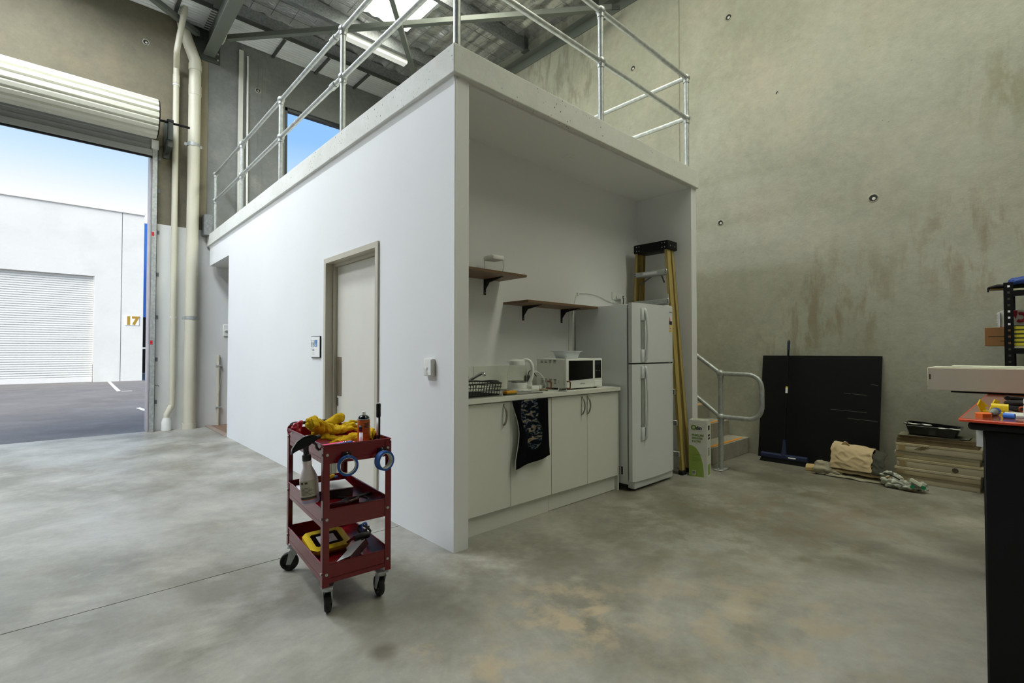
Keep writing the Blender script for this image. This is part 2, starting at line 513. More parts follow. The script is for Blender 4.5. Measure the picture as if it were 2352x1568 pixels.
for y, z, s in ((.176, 5.426, 1.15), (1.571, 5.376, 1.1), (-1.286, 2.796, 1.15), (.297, 2.846, 1.0), (-.382, 4.247, .45)):
    tie_hole(wr, (XR, y, z), (-1, 0, 0), (0, 0, 1), s)

# front wall: panel with the roller-door opening, panel with the upper window
DX1, DZ = -.766, 4.32                                    # roller door opening right edge, head
WX0, WX1, WZ0, WZ1 = 1.17, 2.30, 3.95, 5.66
wf = struct(thing('wall_front', 'raw concrete street wall with roller door opening and upper window', 'wall'))
TH = .18
def wpanel(n, boxes, m):
    g = G()
    for x0, z0, x1, z1 in boxes: g.box((x0, YF, z0), (x1, YF + TH, z1))
    return put(n, g, m, wf, smooth=0)
wpanel('precast_panel', [(XL - .2, -.1, -6.2, 7.2), (-6.2, DZ, DX1, 7.2), (DX1, -.1, -.15, 7.2)], M_CONC_F)
wpanel('precast_panel', [(-.03, -.1, WX0, 7.2), (WX0, -.1, WX1, WZ0), (WX0, WZ1, WX1, 7.2), (WX1, -.1, XR, 7.2)], M_CONC_G)
put('sealant', G().box((-.15, YF + .008, -.1), (-.03, YF + .1, 7.2)), mat('beige_sealant', '#8d8570', .8), wf, smooth=0)
for x in (.72, .79, 1.15):
    put('form_line', G().box((x - .006, YF - .004, SLT), (x + .006, YF + .01, 6.47)), M_CONC_G, wf, smooth=0)
put('paint_coat', G().box((-.70, YF - .004, 0), (-.02, YF + .001, 3.185)), M_WHITECOAT, wf, smooth=0)
put('paint_coat', G().box((-.02, YF - .006, 0), (3.1, YF + .001, 3.10)), M_WHITECOAT, wf, smooth=0)
for x, z in ((-.86, 5.95), (.72, 5.78)):
    tie_hole(wf, (x, YF, z), (0, -1, 0), (0, 0, 1), 1.1)

# side and rear walls outside the view, closing the hall
struct(put('wall_left', G().box((XL - .2, YB, -.1), (XL, YF + .2, 7.2)), M_CONC_G, keep=True, smooth=0), 'raw concrete wall on the far side of the hall', 'wall')
struct(put('wall_back', G().box((XL - .2, YB - .2, -.1), (XR + .2, YB, 7.2)), M_CONC_G, keep=True, smooth=0), 'raw concrete rear wall of the hall', 'wall')

# upper window
wd = struct(thing('window_1', 'fixed dark-framed upper window in the street wall', 'window', (WX0, YF, WZ0)))
M_WFRAME = mat('charcoal_window_frame', '#2b2d31', .4, .2)
g = G()
F = .055
g.box((WX0, YF + .03, WZ0), (WX0 + F, YF + .13, WZ1)); g.box((WX1 - F, YF + .03, WZ0), (WX1, YF + .13, WZ1))
g.box((WX0, YF + .03, WZ1 - F), (WX1, YF + .13, WZ1)); g.box((WX0, YF + .03, WZ0), (WX1, YF + .13, WZ0 + F))
put('window_frame', g, M_WFRAME, wd, smooth=0)
put('pane', G().box((WX0 + F, YF + .075, WZ0 + F), (WX1 - F, YF + .081, WZ1 - F)), glass('window_glass', (1, 1, 1, 1), 0, 1.02), wd, smooth=0)

# ------------------------------------------------------------------ amenities block: side wall, kitchenette recess, slab
WT = .108            # wall thickness
Y1 = 5.47            # far end of the side wall
DY0, DY1, DH = .96, 1.985, 2.055
ws = struct(thing('wall_side', 'smooth white plasterboard side wall of the amenities block', 'wall'))
g = G()
g.box((0, 0, 0), (WT, DY0, SLB)); g.box((0, DY0, DH), (WT, DY1, SLB)); g.box((0, DY1, 0), (WT, Y1, SLB)); g.box((0, Y1, 2.60), (WT, 6.69, SLB))
put('plasterboard', g, M_WHITEWALL, ws, smooth=0)
put('corner_bead', G().box((-.003, -.003, 0), (.012, .012, SLB), .002, 1), M_WHITEWALL, ws, smooth=0)
put('ledge_bead', G().prism([(0, 0, SLB - .05), (-.012, 0, SLB), (.02, 0, SLB)], (0, 6.69, 0)), M_WHITEWALL, ws, smooth=0)
struct(put('wall_kitchen_back', G().box((WT, .635, 0), (3.0, .74, SLB)), M_WHITEWALL, smooth=0), 'white rear wall of the kitchenette recess', 'wall')
struct(put('wall_kitchen_end', G().box((3.0, 0, 0), (3.108, 5.4, SLB)), M_WHITEWALL, smooth=0), 'white end wall beside the stepladder', 'wall')
struct(put('wall_entry', G().box((WT, Y1 - .1, 0), (3.0, Y1, SLB)), M_WHITEWALL, smooth=0), 'white partition inside the entry passage', 'wall')
struct(put('ceiling_kitchen', G().box((WT, .02, SLB - .012), (3.0, .635, SLB - .001)), M_WHITEWALL, smooth=0), 'white ceiling of the kitchenette recess', 'ceiling')
ce = struct(thing('ceiling_entry', 'white tiled ceiling of the entry passage', 'ceiling', (0, 0, 0)))
for i in range(5):
    put('ceiling_tile', G().box((.11 + i * .6, Y1 + .002, 2.605), (.11 + i * .6 + .59, 6.09, 2.62), .002, 1), M_WHITEM, ce, smooth=0)
    put('ceiling_tile', G().box((.11 + i * .6, 6.10, 2.605), (.11 + i * .6 + .59, 6.79, 2.62), .002, 1), M_WHITEM, ce, smooth=0)
struct(put('floor_mezzanine', G().box((-.03, -.03, SLB), (3.115, 6.79, SLT), .006, 2), M_SLABPAINT, keep=True, smooth=0), 'white painted concrete edge of the mezzanine slab', 'mezzanine')
struct(put('trim_1', G().box((-.1, 6.60, SLT - .02), (.02, 6.795, 3.41), .004, 1), M_GALVD, smooth=0), 'dull steel plate where the slab meets the street wall', 'steel plate')

# toilet door in its steel frame
dr = struct(thing('door_1', 'ivory flush toilet door set in a beige steel frame', 'door', (0, 1.5, 0)))
g = G()
for y0, y1 in ((DY0, DY0 + .045), (DY1 - .045, DY1)):
    g.box((-.014, y0, 0), (WT + .004, y1, DH - .045))
g.box((-.014, DY0, DH - .045), (WT + .004, DY1, DH - .001))
put('door_frame', g, M_FRAME, dr, smooth=0)
g = G()
g.box((.055, DY0 + .045, 0), (WT, DY0 + .07, DH - .045)); g.box((.055, DY1 - .07, 0), (WT, DY1 - .045, DH - .045)); g.box((.055, DY0 + .07, DH - .07), (WT, DY1 - .07, DH - .045))
put('door_stop', g, M_FRAME, dr, smooth=0)
g = G()
ly0, ly1 = DY0 + .072, DY1 - .073
lf = put('door_leaf', G().box((.085, ly0, .01), (.12, ly1, DH - .072), .002, 1), M_LEAF, dr, smooth=0)
put('flush_pull', G().box((.081, ly1 - .10, .82), (.086, ly1 - .005, 1.17), .002, 1), mat('bronze_pull', '#8d8272', .35, .4), lf)
put('strike_plate', G().box((.081, ly1 - .035, .73), (.087, ly1 + .002, .80), .001, 1), M_NICKEL, lf)

# ------------------------------------------------------------------ roof
M_FOIL = mat('silver_foil_blanket', '#e2e3e2', .24, .8, var=.12, vscale=9, bump=1.0, bscale=8, stretch=(1, 3.0, 1))
ce = struct(thing('ceiling', 'silver foil insulation blanket under the roof sheets', 'ceiling'))
SX0, SX1, SY1 = 1.72, 2.62, 5.02      # skylight sheet in view
def foil(x0, x1, y0, y1, nx, ny):
    def f(u, v):
        x, y = x0 + (x1 - x0) * u, y0 + (y1 - y0) * v
        q = abs(math.sin(PI * x / .30)) * .5 + abs(math.sin(PI * y / .30)) * .5
        z = ZR - .045 * q + .028 * noise.noise(Vector((x * 5, y * 2.2, 1)))
        return (x, y, z)
    return G().sheet(f, nx, ny)
for x0, x1 in ((-7.5, -5.2), (-4.2, -2.75), (-1.75, SX0)):
    put('foil_blanket', foil(x0, x1, -6.5, 6.3, int((x1 - x0) * 18), 130), M_FOIL, ce, smooth=180)
for x0, x1 in ((-5.2, -4.2), (-2.75, -1.75)):
    put('foil_blanket', foil(x0, x1, -6.5, 2.0, 18, 80), M_FOIL, ce, smooth=180)
    put('foil_blanket', foil(x0, x1, 5.9, 6.3, 18, 6), M_FOIL, ce, smooth=180)
put('foil_blanket', foil(SX1, 4.36, -6.5, 6.3, 60, 170), M_FOIL, ce, smooth=180)
put('foil_blanket', foil(SX0, SX1, SY1, 6.3, 30, 44), M_FOIL, ce, smooth=180)
g = G()
for i in range(40):
    x = -7.4 + i * .30; g.box((x, -6.5, ZR - .048), (x + .003, 6.3, ZR - .045))
for i in range(43):
    y = -6.4 + i * .30; g.box((-7.5, y, ZR - .051), (4.36, y + .003, ZR - .048))
wm = put('safety_mesh', g, M_STEELD, ce, smooth=0); wm['kind'] = 'stuff'
struct(put('ceiling_sheet', G().box((XL - .2, YB - .2, 7.05), (XR + .2, YF + .3, 7.1)), M_GALVD, smooth=0), 'steel roof sheeting above the insulation', 'roof')

def skylight(x0, x1, y0, y1, m, label):
    s = tag(put('skylight_sheet', G().sheet(lambda u, v: (x0 + (x1 - x0) * u, y0 + (y1 - y0) * v, ZR + .03 + .012 * math.cos(u * 2 * PI * 5)), 50, 2, .004), m, smooth=180), label, 'skylight')
    s['kind'] = 'structure'
    return s
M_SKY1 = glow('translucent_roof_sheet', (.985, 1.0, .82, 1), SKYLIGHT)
M_BAY_ADDED = glow('added_bay_sheet', (.89, .945, 1.0, 1), ADDED_BAY_GLOW)
skylight(-2.75, -1.75, 2.0, 5.9, M_BAY_ADDED, 'added glowing roof sheet over the open bay, nearer the block')  # out of view, added to light the block's side wall and bay floor
skylight(-5.2, -4.2, 2.0, 5.9, M_BAY_ADDED, 'added glowing roof sheet over the open bay, nearer the far wall')  # second added sheet, also unseen, for more light in the bay
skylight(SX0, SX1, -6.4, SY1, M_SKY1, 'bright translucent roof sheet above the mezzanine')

# C purlins, along the building
def purlin(y, zb=6.53, zt=6.74, lab='', x0=XL, x1=4.25):
    g = G()
    pr = [(0, 0), (.075, 0), (.075, .02), (.072, .02), (.072, .003), (.003, .003), (.003, zt - zb - .003), (.072, zt - zb - .003), (.072, zt - zb - .02), (.075, zt - zb - .02), (.075, zt - zb), (0, zt - zb)]
    g.prism([(x0, y + a, zb + b) for a, b in pr], (x1 - x0, 0, 0))
    o = tag(put('purlin', g, M_GALVD, smooth=0), lab, 'purlin', 'roof purlins'); o['kind'] = 'structure'
PL = [(6.13, 'galvanised purlin along the corrugated strip'), (5.22, 'galvanised purlin carrying the fluorescent batten'), (3.66, 'galvanised purlin bolted to the angle on the concrete wall'),
      (2.1, 'galvanised purlin above the front edge of the mezzanine')]
for y, l in PL: purlin(y, lab=l)
g = G().box((4.17, 3.64, 6.52), (4.25, 3.655, 6.76)).box((4.17, 3.60, 6.52), (4.245, 3.75, 6.53))
tag(put('purlin_cleat', g, M_STEELD, smooth=0), 'bolted steel cleat at the end of the purlin', 'bracket')['kind'] = 'structure'

# portal rafter over the block edge, angle along the right wall, cross bracing
g = G()
bx0, bx1, bz0, bz1 = -.115, .05, 6.07, 6.50
g.box((bx0, YB, bz0), (bx1, YF - .02, bz0 + .014)); g.box((bx0, YB, bz1 - .014), (bx1, YF - .02, bz1)); g.box(((bx0 + bx1) / 2 - .005, YB, bz0), ((bx0 + bx1) / 2 + .005, YF - .02, bz1))
rf = tag(thing('rafter', 'grey steel I-beam rafter reaching out from the street wall', 'beam', (0, YF, 6.07)), 'grey steel I-beam rafter reaching out from the street wall', 'beam'); rf['kind'] = 'structure'
put('i_beam', g, M_STEEL, rf, smooth=0)
ep = put('end_plate', G().box((-.24, YF - .025, 5.98), (.13, YF - .001, 6.55), .003, 1), M_STEELD, rf, smooth=0)
for x in (.095,):
    for z in (6.04, 6.14):
        put('bolt', G().cyl((x, YF - .045, z), (x, YF - .02, z), .014, seg=6), M_GALV, ep)
put('cable_loop', G().tube(spline([(.09, 6.2, 6.5), (.12, 6.3, 6.3), (.10, 6.5, 6.2), (.08, 6.6, 6.3), (.09, 6.62, 6.5)]), .012), M_PVC, rf)
g = G()
g.prism([(XR, -6.4, 6.35), (XR - .012, -6.4, 6.35), (XR - .012, -6.4, 6.508), (XR - .11, -6.4, 6.508), (XR - .11, -6.4, 6.52), (XR, -6.4, 6.52)], (0, 13.1, 0))
o = tag(put('wall_angle', g, M_STEEL, smooth=0), 'grey steel angle bolted high along the concrete wall', 'beam'); o['kind'] = 'structure'
def brace(a, b, lab, s=.075):
    a, b = Vector(a), Vector(b); d = (b - a).normalized()
    side = d.cross(Vector((0, 0, 1))).normalized() * s / 2; u = Vector((0, 0, 1)) * s / 2
    t = thing('roof_brace', lab, 'brace', a, group='roof cross braces'); t['kind'] = 'structure'
    put('hollow_section', G().prism([a - side - u, a + side - u, a + side + u, a - side + u], b - a), M_STEEL, t, smooth=0)
    for p, sg in ((a, 1), (b, -1)):
        put('end_tab', G().prism([p + side * .15 - u * .9 - d * sg * .12, p - side * .15 - u * .9 - d * sg * .12, p - side * .15 + u * .9 - d * sg * .12, p + side * .15 + u * .9 - d * sg * .12], d * sg * .2), M_STEELD, t, smooth=0)
brace((.16, 6.46, 6.30), (4.16, 1.80, 6.30), 'long grey square brace crossing from the rafter to the concrete wall')
brace((.20, 2.10, 6.22), (4.05, 6.54, 6.22), 'grey square brace rising out of sight behind the railing')
brace((-.20, 6.71, 6.33), (-4.0, 3.90, 6.33), 'grey square brace passing behind the small pipe at the rafter')

# corrugated soffit strip between front wall and first purlin, with cleats
def corr(x0, x1, y0, y1, z, pitch, amp, n):
    pts = []
    k = int((y1 - y0) / pitch * 8)
    return G().sheet(lambda u, v: (x0 + (x1 - x0) * u, y0 + (y1 - y0) * v, z + amp * (2.2 if ((y1 - y0) * v / pitch) % 1 > .66 else -.4 * math.sin(PI * min(1, (((y1 - y0) * v / pitch) % 1) / .66)))), n, k, .001)
o = struct(put('ceiling_gutter', corr(XL, XR, 6.16, YF + .01, 6.49, .072, .019, 2), mat('zincalume_sheet', '#dfe3e5', .4, .15, var=.04), smooth=180), 'corrugated metal strip between the street wall and roof', 'corrugated sheet')
for i, x in enumerate((-.52, .95, 1.705, 2.465)):
    g = G().box((x - .02, 6.12, 6.448), (x + .02, YF - .002, 6.456)).box((x - .02, 6.12, 6.456), (x - .012, YF - .002, 6.488))
    lab = {0: 'dark steel cleat left of the rafter under the corrugated strip', 1: 'dark steel cleat nearest the rafter under the corrugated strip', 2: 'dark steel cleat above the upper window', 3: 'dark steel cleat farthest along the corrugated strip'}[i]
    o = tag(put('gutter_cleat', g, M_STEELD, smooth=0), lab, 'bracket', 'cleats under the corrugated strip'); o['kind'] = 'structure'
g = G().box((XL, 6.10, 6.47), (XR, 6.13, 6.53))
struct(put('trim_2', g, M_STEELD, smooth=0), 'dark steel edge along the corrugated strip', 'trim')

# ------------------------------------------------------------------ roller door
M_GAPW = mat('guide_inner_light', '#c9c2c6', .4, .3)
rd = thing('roller_door', 'cream ribbed roller door wound up above the open doorway', 'roller door', (-3.4, 6.5, 0))
DX0 = -6.1
cy_, cz_, rr_ = 6.43, 4.66, .265
ring = []
NR = 18
for k in range(NR):
    a0 = 2 * PI * k / NR
    for f, r in ((.0, rr_), (.10, rr_ + .016), (.62, rr_ + .016), (.70, rr_ + .004), (.76, rr_ - .014), (.90, rr_ - .014)):
        a = a0 + f * 2 * PI / NR
        ring.append((DX0, cy_ + math.cos(a) * r, cz_ + math.sin(a) * r))
dm = put('curtain_roll', G().prism(ring, (-.755 - DX0, 0, 0)), M_CREAM, rd, smooth=30)
put('end_disc', G().cyl((-.755, cy_, cz_), (-.74, cy_, cz_), .272, seg=40), M_BLACKM, dm)
put('axle', G().cyl((-.76, cy_, cz_), (-.34, cy_, cz_), .017), M_BLACKM, rd)
# curtain dropping behind the roll
pts = []
z = 4.63
def cf(u, v):
    z = 4.62 - .34 * v
    y = 6.715 + (.012 if (v * 3.6) % 1 < .62 else 0.0)
    return (DX0 + (-.765 - DX0) * u, y, z)
put('curtain', G().sheet(cf, 1, 40, .002), M_CURT, rd, smooth=30)
br_ = put('bottom_rail', G().box((DX0, 6.69, 4.19), (-.765, 6.75, 4.285), .006, 1), M_CURT, rd)
put('weather_strip', G().box((DX0, 6.70, 4.165), (-.765, 6.74, 4.192), .004, 1), M_BLACKM, br_)
# axle bracket
g = G().box((-.62, 6.40, 4.40), (-.555, 6.46, 4.70), .004, 1).box((-.62, 6.44, 4.30), (-.55, YF - .002, 4.44), .004, 1).box((-.625, YF - .02, 4.22), (-.54, YF - .001, 4.82), .003, 1)
bk = put('axle_bracket', g, M_STEELD, rd)
put('u_bolt', G().tube(arc((-.59, cy_, cz_), .03, 0, PI, 8, (0, 1, 0), (0, 0, 1)), .008), M_BLACK, bk)
put('saddle', G().box((-.63, 6.39, 4.66), (-.55, 6.47, 4.70), .004, 1), M_BLACK, bk)
# guides
g = G().box((-.768, 6.70, 0), (-.700, 6.706, 4.34)).box((-.706, 6.70, 0), (-.700, YF - .002, 4.34)).box((-.766, 6.76, 0), (-.700, 6.766, 4.34))
gd = put('guide_track', g, M_GALV, rd, smooth=0)
put('reveal_strip', G().box((-.792, 6.74, 0), (-.766, YF + TH, 4.32), .003, 1), M_GAPW, rd, smooth=0)
put('guide_cap', G().box((-.785, 6.69, 4.30), (-.695, 6.75, 4.44), .005, 1), M_WHITEM, gd)
for zz in (3.0, 1.352):
    put('red_sticker', G().box((-.765, 6.697, zz - .03), (-.735, 6.70, zz + .03)), mat('red_label', '#c4222c', .5), gd, smooth=0)
for zz in (4.20, 3.70, 3.048, 2.397, 1.74, 1.094, .443):
    g = G().box((-.712, 6.775, zz - .03), (-.66, 6.781, zz + .03)).cyl((-.675, 6.76, zz), (-.675, 6.79, zz), .008, seg=6).box((-.69, 6.765, zz - .02), (-.684, YF - .001, zz + .02))
    put('fixing_clip', g, M_GALVD, gd)
put('latch_hook', G().tube([(-.712, 6.76, .70), (-.66, 6.74, .70), (-.64, 6.74, .68)], .006), M_GALVD, gd)
g = G().box((DX0 - .09, 6.70, 0), (DX0 - .01, 6.766, 4.34))
put('guide_track', g, M_GALV, rd, smooth=0)

# ------------------------------------------------------------------ pipes and conduits on the street wall
dp = thing('downpipe', 'thick cream PVC downpipe with steel straps on the street wall', 'pipe', (-.235, 6.68, 0))
P = fillet([(-.255, 6.69, .0), (-.235, 6.69, 5.86), (-.375, 6.71, 6.25), (-.40, 6.72, 6.40)], .12)
put('pipe_shaft', G().tube(P, .084, 24), M_PVC, dp)
for a, b in ((.0, .09), ):
    put('base_collar', G().cyl((-.255, 6.69, 0), (-.255, 6.69, .085), .094, seg=24), M_PVC, dp)
put('socket_joint', G().cyl((-.235, 6.69, 5.30), (-.235, 6.69, 5.46), .089, seg=24), M_PVC, dp)
put('elbow_band', G().cyl((-.235, 6.69, 5.70), (-.235, 6.69, 5.80), .091, seg=24), M_PVC, dp)
for zz in (4.50, 1.745):
    s = put('strap', G().lathe([(.086, -.028), (.0885, -.028), (.0885, .028), (.086, .028), (.086, -.028)], (-.245, 6.69, zz), 24), M_GALV, dp)
    for sx in (-1, 1): put('strap_ear', G().box((-.245 + sx * .086 - (.035 if sx < 0 else 0), 6.70, zz - .025), (-.245 + sx * .086 + (.035 if sx > 0 else 0), 6.705, zz + .025), .002, 1), M_GALV, s)
sp_ = thing('waste_pipe', 'thin cream PVC pipe with offset elbow above the floor', 'pipe', (-.48, 6.72, 0))
P = fillet([(-.55, 6.71, .10), (-.55, 6.71, .24), (-.478, 6.725, .38), (-.478, 6.735, 5.68), (-.515, 6.46, 5.80), (-.452, 6.40, 6.30), (-.385, 6.40, 6.76)], .05)
put('pipe_shaft', G().tube(P, .041, 18), M_PVC, sp_)
put('floor_socket', G().lathe([(.052, 0), (.066, .005), (.066, .13), (.052, .17), (.045, .20)], (-.55, 6.71, 0), 20), M_WHITEM, sp_)
for zz in (5.40, 1.75):
    put('clip_band', G().cyl((-.478, 6.735, zz - .012), (-.478, 6.735, zz + .012), .047, seg=18), M_WHITEM, sp_)
put('socket_joint', G().cyl((-.478, 6.735, 5.42), (-.478, 6.735, 5.56), .046, seg=18), M_PVC, sp_)
put('socket_joint', G().cyl((-.448, 6.40, 6.33), (-.432, 6.40, 6.44), .047, seg=18), M_PVC, sp_)

tag(put('cable_trunking', G().box((.405, YF - .05, 3.1), (.475, YF - .001, 6.36), .004, 1), M_LGREY, smooth=0), 'wide light grey cable trunking rising above the mezzanine', 'trunking')
tag(put('conduit', G().cyl((.56, YF - .02, 3.1), (.545, YF - .02, 6.30), .016), M_WHITEM), 'thin white conduit beside the cable trunking', 'conduit')
cs = thing('conduit_stub', 'short cream conduit stub with two clips inside the entry', 'conduit', (.155, 6.77, 0))
put('conduit_tube', G().cyl((.155, 6.765, 0.008), (.155, 6.765, 1.16), .022), M_PVC, cs)
for zz in (.30, .98): put('clip', G().box((.12, 6.74, zz - .012), (.205, YF - .007, zz + .012), .002, 1), M_GALV, cs)
put('loose_wire', G().tube(spline([(.15, 6.75, 1.16), (.10, 6.74, 1.05), (.13, 6.74, .98), (.19, 6.74, .9), (.17, 6.74, .6), (.13, 6.74, .5)]), .002, 6), M_LGREY, cs)
po = thing('power_outlet', 'white double power outlet on the entry wall', 'power outlet', (.28, 6.79, 1.46))
put('face_plate', G().box((.225, 6.775, 1.47), (.345, YF - .005, 1.66), .004, 1), M_WHITE, po)
put('plug', G().box((.24, 6.75, 1.55), (.33, 6.775, 1.575), .004, 1), M_LGREY, po)

# ------------------------------------------------------------------ mezzanine railing (tube and ball fittings)
rl = thing('guard_rail', 'galvanised two-rail tube railing round the mezzanine edge', 'railing', (.05, .05, SLT))
R_ = .0242
ZT, ZM = 4.085, 3.655
side = [(.05, y) for y in (.05, 1.75, 3.41, 5.04, 6.60)]
front = [(1.543, .05), (3.015, .05)]
ret = [(3.015, 1.9), (3.015, 3.6), (3.015, 5.0)]
for x, y in side + front + ret:
    q = put('post', G().cyl((x, y, SLT), (x, y, ZT), R_, seg=20), M_GALV, rl)
    put('base_flange', G().cyl((x, y, SLT), (x, y, SLT + .012), .06, seg=20), M_GALV, q)
    for zz in (ZT, ZM):
        g = G().ball((x, y, zz), .041, 18, (1, 1, .95)).cyl((x, y, zz - .055), (x, y, zz), .031, seg=18)
        put('ball_joint', g, M_GALV, q)
def rail(a, b):
    for zz in (ZT, ZM): put('rail', G().cyl((a[0], a[1], zz), (b[0], b[1], zz), R_ * .92, seg=18), M_GALV, rl)
for a, b in zip(side, side[1:]): rail(a, b)
rail(side[0], front[0]); rail(front[0], front[1]); rail(front[1], ret[0]); rail(ret[0], ret[1]); rail(ret[1], ret[2])
for y, zz in ((1.90, ZT), (1.90, ZM), (4.90, ZT), (4.90, ZM)):
    put('sleeve', G().cyl((.05, y, zz), (.05, y + .09, zz), .030, seg=18), M_GALV, rl)

# ------------------------------------------------------------------ stairs beside the block
st = struct(thing('stairs', 'raw concrete stairs with orange nosing strips beside the block', 'stairs', (3.74, 0, 0)))
RI, TR = 3.10 / 17, .25
M_NOSE = mat('orange_nosing', '#d98f2b', .6, var=.06)
for i in range(16):
    y0 = -.03 + i * TR
    s_ = put('step', G().box((3.125, y0, max(0, i * RI - .12)), (XR - .003, y0 + TR + .06, (i + 1) * RI), .006, 2), M_STEP, st, smooth=0)
    put('nosing_strip', G().box((3.30, y0 + .02, (i + 1) * RI), (XR - .12, y0 + .06, (i + 1) * RI + .004), .001, 1), M_NOSE, s_, smooth=0)
hr = thing('stair_handrail', 'galvanised tube handrail with looped end at the stair foot', 'handrail', (3.25, -.18, 0))
HX, HY = 3.25, -.18
put('post', G().cyl((HX, HY, .01), (HX, HY, .99), .0242, seg=20), M_GALV, hr)
bp_ = put('base_plate', G().box((HX - .09, HY - .045, 0), (HX + .09, HY + .045, .012), .004, 1), M_GALV, hr)
for sx in (-.07, .07): put('bolt', G().cyl((HX + sx, HY, .01), (HX + sx, HY, .028), .011, seg=6), M_GALV, bp_)
for zz in (.99, .545): put('ball_joint', G().ball((HX, HY, zz), .040, 18).cyl((HX, HY, zz - .05), (HX, HY, zz), .030, seg=18), M_GALV, hr)
loop = fillet([(HX, HY, .99), (HX, -.585, .985), (HX, -.585, .545), (HX, HY, .545)], .15, 10)
put('loop_end', G().tube(loop, .0225, 16), M_GALV, hr)
for zz in (.99, .545):
    put('sloping_rail', G().cyl((HX, HY, zz), (HX, HY + 3.9, zz + 3.9 * RI / TR), .0225, seg=18), M_GALV, hr)
for i in (5, 10):
    put('post', G().cyl((HX, -.03 + i * TR + .12, (i + 1) * RI), (HX, -.03 + i * TR + .12, .99 + (i * TR + .27) * RI / TR), .0242, seg=18), M_GALV, hr)

# ------------------------------------------------------------------ lights and small fittings
fb = thing('fluorescent_batten', 'long white fluorescent batten slung under the purlin', 'light fitting', (2.2, 5.3, 6.45))
put('batten_body', G().prism([(1.55, 5.30, 6.535), (1.55, 5.44, 6.535), (1.55, 5.43, 6.48), (1.55, 5.31, 6.48)], (1.26, 0, 0)), M_WHITE, fb, smooth=0)
put('diffuser', G().prism([(1.56, 5.295, 6.482), (1.56, 5.445, 6.482), (1.56, 5.43, 6.445), (1.56, 5.31, 6.445)], (1.24, 0, 0)), glow('fluorescent_diffuser', (1, 1, .95, 1), .35), fb, smooth=0)
sd = thing('ceiling_downlight', 'round white disc light on the recess ceiling', 'light fitting', (1.457, .334, SLB - .03))
put('rim', G().lathe([(.035, 0), (.052, .004), (.055, .017), (0, .017)], (1.457, .334, SLB - .029), 28), M_WHITE, sd)
put('lens', G().lathe([(0, 0), (.036, 0), (.036, .004)], (1.457, .334, SLB - .031), 28), M_WHITEM, sd)

sg = thing('toilet_sign', 'small framed toilet sign with blue pictogram beside the door', 'sign', (0, 2.17, 1.16))
put('sign_frame', G().box((-.012, 2.063, 1.16), (-.001, 2.285, 1.36), .002, 1), M_BLACKM, sg, smooth=0)
put('sign_panel', G().box((-.0135, 2.07, 1.166), (-.011, 2.278, 1.354)), M_WHITE, sg, smooth=0)
M_SBLUE = mat('sign_blue', '#4a7fc1', .5); M_SGREY = mat('sign_grey', '#5a6470', .5)
put('blue_square', G().box((-.0142, 2.125, 1.262), (-.013, 2.195, 1.325)), M_SBLUE, sg, smooth=0)
def figure(y, skirt):
    g = G().cyl((-.0145, y, 1.318), (-.013, y, 1.318), .007, seg=12)
    if skirt: g.prism([(-.0145, y - .005, 1.308), (-.0145, y + .005, 1.308), (-.0145, y + .014, 1.28), (-.0145, y - .014, 1.28)], (.0015, 0, 0))
    else: g.box((-.0145, y - .009, 1.28), (-.013, y + .009, 1.308))
    g.box((-.0145, y - .007, 1.258), (-.013, y - .001, 1.281)).box((-.0145, y + .001, 1.258), (-.013, y + .007, 1.281))
    put('pictogram', g, M_SGREY, sg, smooth=0)
figure(2.255, False); figure(2.222, True)
g = G().tube(arc((-.0148, 2.162, 1.283), .013, -.6, 3.6, 10, (0, 1, 0), (0, 0, -1)), .0022, 6).cyl((-.015, 2.16, 1.314), (-.0135, 2.16, 1.314), .0045, seg=10).tube([(-.0148, 2.160, 1.308), (-.0148, 2.160, 1.288), (-.0148, 2.147, 1.286), (-.0148, 2.142, 1.272)], .0022, 6)
put('pictogram', g, M_WHITE, sg)
text('lettering', 'Toilet', .026, (-.0138, 2.258, 1.225), (0, -1, 0), (0, 0, 1), M_BLACK, sg, .0003)
for zz in (1.203, 1.190): put('braille_dots', G().box((-.014, 2.19, zz), (-.013, 2.255, zz + .004)), M_LGREY, sg, smooth=0)

sw = thing('door_button', 'white wall switch with round button near the block corner', 'switch', (0, .253, 1.06))
put('switch_plate', G().box((-.028, .205, 1.06), (-.001, .302, 1.172), .006, 2), mat('offwhite_switch', '#dcdad2', .4), sw)
put('cover', G().prism([(-.031, .212, 1.068), (-.031, .236, 1.068), (-.031, .252, 1.09), (-.031, .256, 1.116), (-.031, .252, 1.142), (-.031, .236, 1.165), (-.031, .212, 1.165)], (.004, 0, 0)), M_WHITE, sw)
put('button', G().cyl((-.036, .262, 1.113), (-.028, .262, 1.113), .010, seg=16), M_CHROME, sw)

# ------------------------------------------------------------------ outside
struct(put('road', G().box((-45, YF + .05, -.35), (40, 60, -.05)), M_ASPH, keep=True, smooth=0), 'grey asphalt yard in front of the doorway', 'road')
M_LINE = mat('road_paint', '#e2e2dc', .7, var=.08)
lm = struct(thing('road_marking', 'white painted parking bay lines on the asphalt', 'road marking', (0, 17, -.05)))
def line(pts):
    put('painted_line', G().prism([(x, y, -.049) for x, y in pts], (0, 0, .002)), M_LINE, lm, smooth=0)
line([(-.30, 23.9), (-.20, 23.9), (-.33, 17.3), (-.43, 17.3)]); line([(-.43, 17.3), (-.05, 17.3), (-.05, 17.4), (-.43, 17.4)])
line([(-.50, 11.3), (-.42, 11.35), (-.32, 10.2), (-.40, 10.15)])
ob = thing('opposite_unit', 'long pale rendered warehouse across the asphalt yard', 'building', (-10, 24, 0))
M_OPP = concrete('pale_render', '#d9dad7', '#dfe0dd', '#d3d4d0', .4, .8, .05, pore=0, fine_lo=.95)
OY = 24.0
